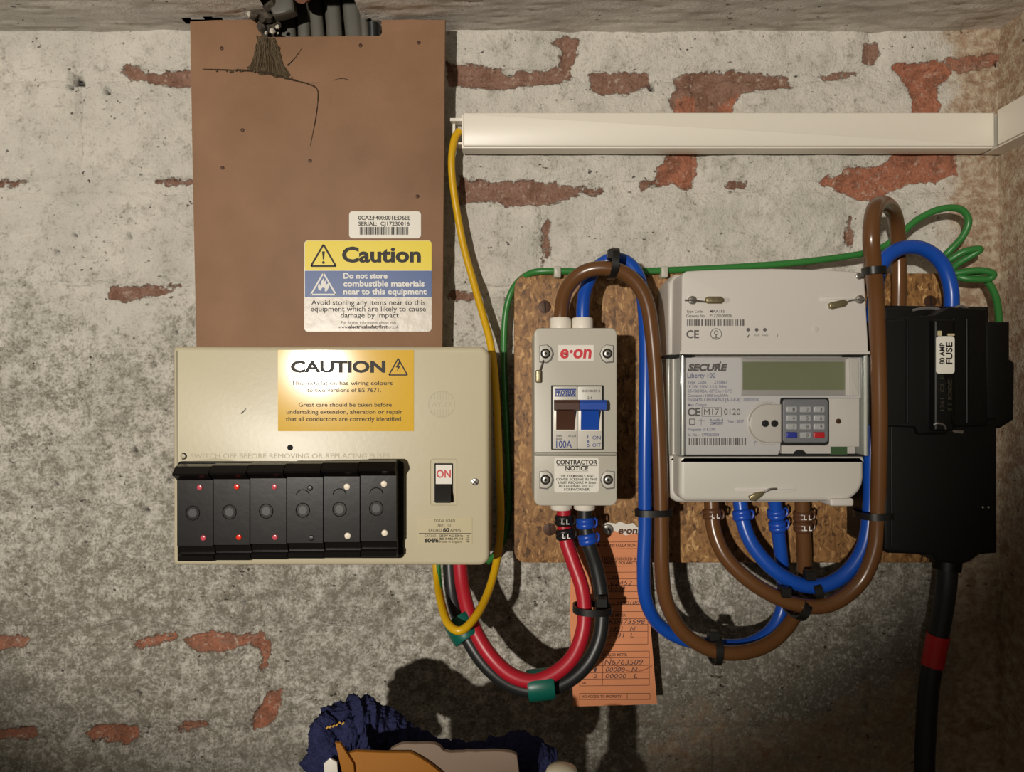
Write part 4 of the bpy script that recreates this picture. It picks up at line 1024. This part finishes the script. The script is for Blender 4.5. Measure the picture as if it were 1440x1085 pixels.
# ------------------------------------------------------------------ cables
def at_y(path, py, z_hint=None, lo=0.0, hi=1.0):
    """index of the path point that shows nearest to photo row py"""
    n = len(path); best = None
    for i in range(int(lo * (n - 1)), int(hi * (n - 1)) + 1):
        p = path[i]; y = 542.5 - (p.z - H0) / S / kz(-p.y)
        if best is None or abs(y - py) < best[0]: best = (abs(y - py), i)
    return best[1]
def cable(name, label, pts, r, m, cat='cable', group=None, n=8, seg=14):
    path = spline(pts, n); mb = MB(); mb.tube(path, r, seg)
    o = build(mb, name, m, None, smooth=60); tag(o, label, cat, group)
    return o, path
def marker(o, path, r, rows, m, text, lo=0.0, hi=1.0, tm=INKW):
    """clip-on cable markers with their letters"""
    for y in rows:
        i = at_y(path, y, None, lo, hi); i = min(max(i, 1), len(path) - 2)
        c = path[i]; tdir = (path[i + 1] - path[i - 1]).normalized()
        if tdir.z > 0: tdir = -tdir
        mb = MB(); w = 0.0034
        mb.tube([c - tdir * w, c - tdir * w * .7, c - tdir * w * .2, c, c + tdir * w * .2, c + tdir * w * .7, c + tdir * w], [r + .0003, r + .0013, r + .0013, r + .0009, r + .0013, r + .0013, r + .0003], 16)
        side = tdir.cross(Vector((0, 1, 0))).normalized()
        if side.x < 0: side = -side
        mb.tube([c + side * (r + .001) + Vector((0, -.001, .003)), c + side * (r + .0026) + Vector((0, -.001, .0015)), c + side * (r + .0026) + Vector((0, -.001, -.0015)), c + side * (r + .001) + Vector((0, -.001, -.003))], .0007, 6)
        k = build(mb, 'cable_marker', m, o, smooth=50)
        if text:
            z = -c.y + r + .0024; px = 720 + c.x / S / kz(z); py = 542.5 - (c.z - H0) / S / kz(z); wd = r / S * 0.62
            def d(mm):
                for q in (-0.75, 0.45):
                    mm.text(text, px + q * wd * 1.0, px + q * wd * 1.0 + 4.2, py + 3.0, 6.2, z, z, 0.03)
            printed('letter', tm, k, d)
def tie(label, c, direc, ax, bz, head=None, w=0.0042):
    t = thing('cable_tie', label, 'cable tie', c[0], c[1], c[2], 'black cable ties')
    p = P3(*c); mb = MB(); mb.strap(p, Vector((direc[0], 0, -direc[1])), ax, bz, w, 0.0011)
    build(mb, 'strap', BLACK, t, smooth=40)
    if head:
        q = P3(*head); mb = MB(); e = 0.0032
        mb.rings([[(q.x - s, q.y - s, q.z - e), (q.x + s, q.y - s, q.z - e), (q.x + s, q.y + s, q.z - e), (q.x - s, q.y + s, q.z - e)] if 0 else [(q.x - s, q.y - s, q.z + dz), (q.x + s, q.y - s, q.z + dz), (q.x + s, q.y + s, q.z + dz), (q.x - s, q.y + s, q.z + dz)] for s, dz in ((.0022, -e), (.003, -e + .0008), (.003, e - .0008), (.0022, e))])
        build(mb, 'head', BLACK, t, smooth=30)
    return t

R1 = 0.0046
NL = mat('brown_marker', (92, 60, 38), 0.35); NB = mat('blue_marker', (26, 74, 176), 0.35)
# brown and blue tails between isolator and meter
o, p = cable('brown_cable', 'brown tail arching out of the isolator top and round under the meter', [(789,470,.052),(789,440,.053),(796,408,.058),(818,384,.064),(850,377,.067),(883,387,.067),(907,418,.066),(917,470,.064),(924,560,.062),(928,650,.062),(930,740,.062),(931,800,.062),(938,848,.060),(962,890,.058),(1005,915,.057),(1050,916,.055),(1088,900,.050),(1116,868,.044),(1129,830,.040),(1131,780,.042),(1129,740,.045),(1128,700,.047)], R1, BROWN)
marker(o, p, R1, (723, 738), NL, 'L', lo=0.8)
o, p = cable('blue_cable', 'blue tail beside the brown one looping from isolator to meter', [(820,470,.052),(820,430,.052),(825,402,.050),(840,376,.050),(864,364,.053),(888,374,.053),(902,405,.052),(908,470,.054),(908,560,.057),(907,650,.058),(907,740,.058),(905,800,.058),(908,842,.056),(925,876,.050),(960,898,.046),(1010,907,.045),(1052,905,.043),(1085,885,.040),(1101,850,.038),(1100,800,.039),(1094,745,.043),(1089,700,.047)], 0.0043, BLUE)
marker(o, p, 0.0043, (724, 738), NB, '', lo=0.8)
# brown and blue tails between meter and cut-out
o, p = cable('brown_cable', 'brown tail with tall hairpin arch over the black cut-out', [(1263,448,.034),(1264,390,.034),(1263,335,.038),(1257,300,.050),(1243,286,.070),(1230,294,.090),(1225,330,.098),(1228,372,.094),(1232,420,.086),(1235,500,.078),(1237,580,.074),(1236,660,.070),(1234,730,.067),(1229,775,.066),(1208,820,.064),(1165,850,.063),(1115,848,.062),(1062,822,.060),(1022,785,.056),(1004,745,.052),(1000,700,.048)], 0.0047, BROWN)
marker(o, p, 0.0047, (724,), NL, 'L', lo=0.8)
o, p = cable('blue_cable', 'blue tail curving up out of the black cut-out to the meter', [(1338,448,.045),(1337,405,.045),(1324,370,.046),(1298,350,.048),(1268,349,.050),(1243,366,.052),(1232,400,.052),(1228,470,.050),(1226,560,.050),(1225,640,.052),(1223,720,.054),(1212,775,.056),(1180,813,.056),(1138,824,.056),(1095,806,.056),(1062,772,.053),(1046,738,.050),(1040,700,.047)], 0.0046, BLUE)
marker(o, p, 0.0046, (724,), NB, '', lo=0.8)
# red and black tails to the fuse board
LM = mat('black_marker', (26, 24, 22), 0.4)
o, p = cable('red_cable', 'red tail looping from the isolator down to the fuse board', [(793,700,.052),(793,735,.052),(796,760,.053),(806,790,.056),(818,825,.060),(822,858,.062),(819,890,.064),(806,922,.067),(782,945,.069),(750,957,.070),(718,948,.069),(690,922,.066),(669,888,.061),(656,850,.054),(649,815,.047),(646,780,.042)], R1, RED)
marker(o, p, R1, (733, 752), LM, 'L', hi=0.3)
o, p = cable('black_cable', 'black tail running beside the red one', [(823,700,.052),(823,735,.052),(828,765,.053),(838,795,.053),(845,830,.054),(847,865,.056),(842,900,.058),(826,932,.060),(798,957,.062),(760,970,.063),(722,964,.062),(688,940,.060),(661,903,.056),(643,862,.050),(635,825,.044),(632,780,.040)], R1, BLK)
marker(o, p, R1, (735, 757), NB, '', hi=0.3)
# earth wires
yb = [(646,184,.011),(639,196,.013),(635,225,.014),(637,260,.013),(644,305,.012),(653,350,.012),(667,400,.014),(680,446,.018),(689,480,.022),(695,520,.026),(699,580,.028),(702,660,.030),(704,730,.032),(700,780,.040),(688,828,.055),(670,865,.072),(648,886,.080),(630,876,.074),(620,846,.058),(615,815,.042),(613,785,.036)]
o, p = cable('earth_wire', 'yellow earth wire hanging from the trunking end in a loop', yb, 0.0026, YEL, 'wire', n=8, seg=10)
i0 = at_y(p, 850, lo=0.85)
mb = MB(); q = [v + Vector((0.0010, -0.0006, 0.0)) for v in p[i0:]]; mb.tube(q, [0.0004 + 0.0017 * min(1, k / 6) for k in range(len(q))], 8); s_ = build(mb, 'green_stripe', GRN, o); s_['label'] = 'green stripe at the wire end'
gp = [(684,790,.016),(694,782,.014),(704,768,.012),(713,740,.0105),(716,690,.010),(713,610,.010),(709,530,.010),(709,470,.010),(713,430,.011),(724,402,.014),(744,385,.022),(770,381,.026),(830,382,.026),(900,381,.026),(960,379,.024),(1040,375,.024),(1120,369,.026),(1205,358,.028),(1240,348,.026),(1263,332,.028),(1290,309,.030),(1322,294,.032),(1350,294,.032),(1362,310,.031),(1354,332,.029),(1336,352,.026),(1322,366,.022),(1330,368,.028),(1355,354,.034),(1378,350,.036),(1368,358,.034),(1345,372,.028),(1330,388,.022),(1345,384,.026),(1375,380,.030),(1396,384,.032),(1390,392,.030),(1362,392,.028),(1345,388,.024),(1360,384,.022),(1386,394,.025),(1399,414,.030),(1404,440,.036),(1405,470,.042)]
o, p = cable('earth_wire', 'green earth wire following the chipboard edge and coiling at the right', gp, 0.0023, GRN, 'wire', n=7, seg=10)
for a in (784, 935):
    mb = MB(); mb.rect(a - 5, 374, a + 5, 390, .029, .022, .0295, 2, .001); k_ = build(mb, 'wire_clip', GREYP, o)
# incoming service cable
o, p = cable('service_cable', 'thick black incoming cable below the cut-out with red band', [(1333,785,.048),(1330,830,.046),(1322,880,.042),(1313,925,.040),(1306,970,.040),(1302,1030,.040),(1300,1100,.040),(1300,1400,.040),(1300,1710,.040)], 0.0062, BLK, 'cable', n=8, seg=16)
ia, ib = at_y(p, 889), at_y(p, 936)
mb = MB(); mb.tube(p[ia:ib + 1], 0.0069, 18); s_ = build(mb, 'red_sleeve', REDOX, o, smooth=50); s_['label'] = 'red heat shrink band'

# cable ties
tie('black cable tie at the top of the brown and blue arch', (862, 371, .062), (1, 0.1), .0085, .012, (861, 358, .066))
tie('black cable tie left of the meter terminal cover', (919, 720, .060), (0.02, 1), .0105, .0062)
tie('black cable tie at the bottom of the lower loop', (1005, 911, .051), (1, 0.05), .0082, .0115, (1003, 893, .056))
tie('black cable tie on the upright pair right of the meter', (1229, 722, .0605), (0.05, 1), .0098, .0120)
tie('slanting black cable tie on the inner blue loop', (1140, 826, .0485), (1, -0.15), .0060, .0132, (1138, 808, .058), w=.005)
tie('slanting black cable tie where the brown loops cross', (1120, 850, .0525), (1, 0.55), .0068, .0152, (1104, 832, .064), w=.005)
tie('black cable tie holding red and black tails together', (833, 855, .0588), (-0.02, 1), .0112, .0098, (846, 846, .066))
tie('black cable tie under the hairpin arch at the meter corner', (1229, 381, .093), (0.05, 1), .0052, .0054)
# green tape around the red and black tails
def tape(label, a, b, ax, bz):
    mb = MB(); mb.sleeve(P3(*a), P3(*b), ax, bz, 24, .0006); o = build(mb, 'insulating_tape', TAPE, None, smooth=50); tag(o, label, 'tape', 'green tape bands')
tape('green tape band on the upright tails below the fuse board', (643,868,.0545), (660,897,.059), .0100, .0098)
tape('green tape band at the lowest point of the red loop', (742,964,.0665), (779,960,.0665), .0094, .0098)

# ------------------------------------------------------------------ orange meter tag
ZO = 0.0232
t = thing('paper_tag', 'orange paper tag torn along the top, hanging behind the tails', 'paper tag', 865, 990, ZO)
def sheet(m, pts, z0, z1):
    m.prism([XZ(a, b, ZO) for a, b in pts], z0, z1)
mb = MB(); sheet(mb, [(806,993),(804,930),(801,860),(803,800),(812,770),(824,752),(834,742),(846,741),(866,746),(880,752),(893,748),(902,756),(908,800),(914,870),(919,930),(924,989),(880,991)], ZK + 0.0004, ZO)
card = build(mb, 'card', ORANGE, t)
mb = MB(); sheet(mb, [(846,738),(853,734),(866,736),(872,733),(882,737),(890,735),(898,742),(900,750),(893,749),(880,752.5),(866,746.5),(848,742)], ZK + 0.0004, ZO + .00003); build(mb, 'torn_edge', WHITE, card)
mb = MB(); sheet(mb, [(824,752),(826,749),(828,765),(832,790),(829,788),(825,765)], ZK + 0.0004, ZO + .00003); build(mb, 'torn_edge', WHITE, card)
z = ZO + 0.0001
def d(m):
    m.text('e·on', 869, 896, 750, 9.5, ZO, z, 0.04, 0.15)
    for a, b, y in ((838,901,762),(838,902,771.5),(828,903,782),(828,904,796),(828,905,804.5),(828,905,814),(828,906,823),(828,906,832),(826,906,842),(826,907,850),(826,907,860)):
        m.line((a, y), (b, y - .6), .7, ZO, z)
    m.text('METER INSTALLATION', 838, 895, 768.5, 4, ZO, z, .02); m.text('HAS BEEN CHECKED &', 838, 895, 787.4, 3.8, ZO, z, .02); m.text('CORRECT POLARITY', 841, 897, 793, 3.8, ZO, z, .02)
    m.text('REMOVED METER', 842, 880, 866.5, 3.8, ZO, z, .02)
    for y in (870, 878.5, 888, 897, 906): m.line((830, y), (911, y - .8), .7, ZO, z)
    m.line((911, 869), (911, 905.5), .7, ZO, z)
    m.text('INSTALLED METER', 842, 882, 922, 3.8, ZO, z, .02)
    for y in (916, 925, 936, 945.5, 954.5, 964): m.line((815, y), (913, y - 1), .7, ZO, z)
    m.line((815, 936), (815, 964), .7, ZO, z); m.line((848, 925), (847, 963.5), .7, ZO, z); m.line((913, 915), (913, 963), .7, ZO, z)
    for y in (943.5, 952.5, 961.5): m.text('Reg', 818, 824, y, 3.4, ZO, z, .02)
    m.frame(815, 974.5, 914, 983, .7, ZO, z); m.text('NO ACCESS TO PROPERTY', 818, 874, 980.6, 3.6, ZO, z, .02); m.line((882, 974), (882, 983), .7, ZO, z)
printed('lettering', INKO, card, d)
def d(m):
    for s, a, b, y, c in (('N', 861,868,814,6), ('02452', 858,888,822.5,6.5), ('23/1/18', 852,878,831,6.5), ('13480100', 862,898,850,5.6), ('K0473598', 856,906,877,6.5), ('1801   N', 858,892,887,6.5), ('7931  L', 856,891,895.5,6), ('N6763509', 850,903,934,7), ('00000   N', 851,895,944,6), ('00000   L', 851,896,953,6), ('1', 835,838,944,5.5), ('2', 834,839,953,5.5)):
        m.text(s, a, b, y, c, ZO, z, 0.0, 0.25)
printed('handwriting', PEN, card, d)
printed('ring_stain', STAIN, card, lambda m: m.ringflat(892, 905, 39, 1.6, ZO, ZO + .00006, 205, 310, 26))
mb = MB(); mb.disc(855, 744, 7.5, ZO, ZO, ZO + 0.0012, .0006); pin = build(mb, 'screw', STEEL, t)
printed('cross_slot', INKG, pin, lambda m: (m.line((851, 742), (859, 746), 1.4, ZO, ZO + .0013), m.line((857, 740), (853, 748), 1.4, ZO, ZO + .0013)))

# ------------------------------------------------------------------ things stored below the board
nrs = np.random.RandomState(3)
def lumpy_tube(mb, pts, rads, seg, amp, seed, n=26):
    path = spline(pts, n); m = len(path)
    rr = np.interp(np.linspace(0, 1, m), np.linspace(0, 1, len(rads)), rads)
    rings = []; nrm = Vector((0, 1, 0))
    for i, p in enumerate(path):
        tt = (path[min(i + 1, m - 1)] - path[max(i - 1, 0)]).normalized(); nrm = (nrm - nrm.dot(tt) * tt).normalized(); bn = tt.cross(nrm)
        a = np.linspace(0, 2 * math.pi, seg, endpoint=False)
        w = rr[i] * (1 + amp * 2 * fbm(np.cos(a) * 2 + i * 0.33, np.sin(a) * 2 + 7 + 0 * a, seed, 3) + 0.16 * fbm(a * 16, a * 0 + i * 0.9, seed + 3, 2) + 0.018 * nrs.standard_normal(seg))
        rings.append([p + float(w[k]) * (math.cos(a[k]) * nrm * 0.8 + math.sin(a[k]) * bn) for k in range(seg)])
    mb.rings(rings)
tw = thing('towel', 'rumpled navy blue towel at the bottom edge', 'towel', 590, 1140, .09)
mb = MB()
lumpy_tube(mb, [(452,1180,.100),(462,1075,.102),(482,1030,.102),(520,1028,.100),(565,1052,.098),(615,1066,.096),(670,1070,.096),(735,1064,.098),(775,1080,.098)], [.011,.0135,.0165,.0160,.013,.0105,.011,.012,.009], 110, .26, 5)
lumpy_tube(mb, [(470,1012,.108),(455,1030,.112),(462,1050,.114),(476,1076,.115),(486,1120,.115)], [.007,.0075,.0063,.0075,.009], 60, .25, 9)
build(mb, 'cloth', TOWEL, tw, smooth=70)
mb = MB(); mb.prism([XZ(a, b, .1245) for a, b in ((455,1074),(464,1066),(474,1072),(476,1100),(457,1100))], .1232, .1245, .0004); build(mb, 'care_tag', WHITE, tw)
mb = MB()
for i in range(6):
    mb.tube([P3(459 + i * 4.4, 1024 - i * 1.2 - (4 if i == 4 else 0), .1195), P3(462 + i * 4.4, 1021 - i * 1.2, .1195)], .0005, 6)
build(mb, 'stitching', GOLD, tw)
# open carton: ochre front and side, torn beige liner
ct = thing('cardboard_carton', 'open ochre cardboard carton standing in front of the towel', 'carton', 560, 1640, .165)
def down(pts, zr):  # outline whose last two corners run down to the floor
    q = [XZ(a, b, zr) for a, b in pts]; return q + [(q[-1][0], 0.0), (q[0][0], 0.0)]
mb = MB(); mb.prism(down([(484,1060),(500,1056.5),(540,1058),(577,1058),(590,1065),(604,1074),(624,1090)], .142), .1395, .142, .0004); build(mb, 'back_panel', OCHRE, ct, smooth=30)
x0, x1 = XZ(484, 0, .142)[0], XZ(624, 0, .142)[0]
for xs_ in (x0, x1 - .0025):
    mb = MB(); mb.rings([[(xs_, -.192, h), (xs_ + .0025, -.192, h), (xs_ + .0025, -.142, h), (xs_, -.142, h)] for h in (0.0, 0.385)]); build(mb, 'side_panel', OCHRE, ct, smooth=30)
mb = MB(); mb.rings([[(x0, -.1945, h), (x1, -.1945, h), (x1, -.192, h), (x0, -.192, h)] for h in (0.0, 0.385)]); build(mb, 'front_panel', OCHRE, ct, smooth=30)
mb = MB(); mb.prism([XZ(a, b, .144) for a, b in ((471,1044),(479,1045),(497,1074),(500,1100),(484,1100))], .1421, .144, .0004); build(mb, 'flap', OCHRE, ct, smooth=30)
mb = MB(); mb.rings([[(x0, -.192, h), (x1, -.192, h), (x1, -.142, h), (x0, -.142, h)] for h in (0.0, 0.003)]); build(mb, 'bottom_panel', OCHRE, ct, smooth=30)
sk = thing('torn_card', 'pale beige card with torn top edge beside the ochre carton', 'card', 640, 1640, .137)
mb = MB(); rn = random.Random(4)
pts = [(544,1060),(550,1053),(560,1048)] + [(566 + 9 * i, 1046.5 + rn.uniform(-1.3, 1.3)) for i in range(6)] + [(618,1049),(624,1056)] + [(633 + 9 * i, 1057 + rn.uniform(-1.3, 1.3)) for i in range(9)] + [(720,1058),(727,1062),(730,1085)]
mb.prism(down(pts, .1385), .1355, .1385, .0005); build(mb, 'sheet', BEIGE, sk, smooth=30)
# rounded bottle cap
bt = thing('bottle', 'pale domed bottle top just showing at the bottom edge', 'bottle', 790, 1640, .14)
c = P3(790, 1075, .14); mb = MB(); R = []
for r, h in ((.016, 0), (.017, .002), (.017, c.z - .055), (.014, c.z - .042), (.0085, c.z - .034)):
    R.append([(c.x + r * math.cos(2 * math.pi * k / 28), c.y + r * math.sin(2 * math.pi * k / 28), h) for k in range(28)])
mb.rings(R); build(mb, 'body', mat('pale_bottle', (206, 202, 186), 0.4), bt, smooth=45)
mb = MB(); R = []
for r, h in ((.0088, -.034), (.0092, -.032), (.0092, -.006), (.0075, -.002), (.004, -.0005), (.0012, 0)):
    R.append([(c.x + r * math.cos(2 * math.pi * k / 28), c.y + r * math.sin(2 * math.pi * k / 28), c.z + h) for k in range(28)])
mb.rings(R); build(mb, 'cap', mat('pale_cap', (224, 216, 190), 0.35), bt, smooth=45)
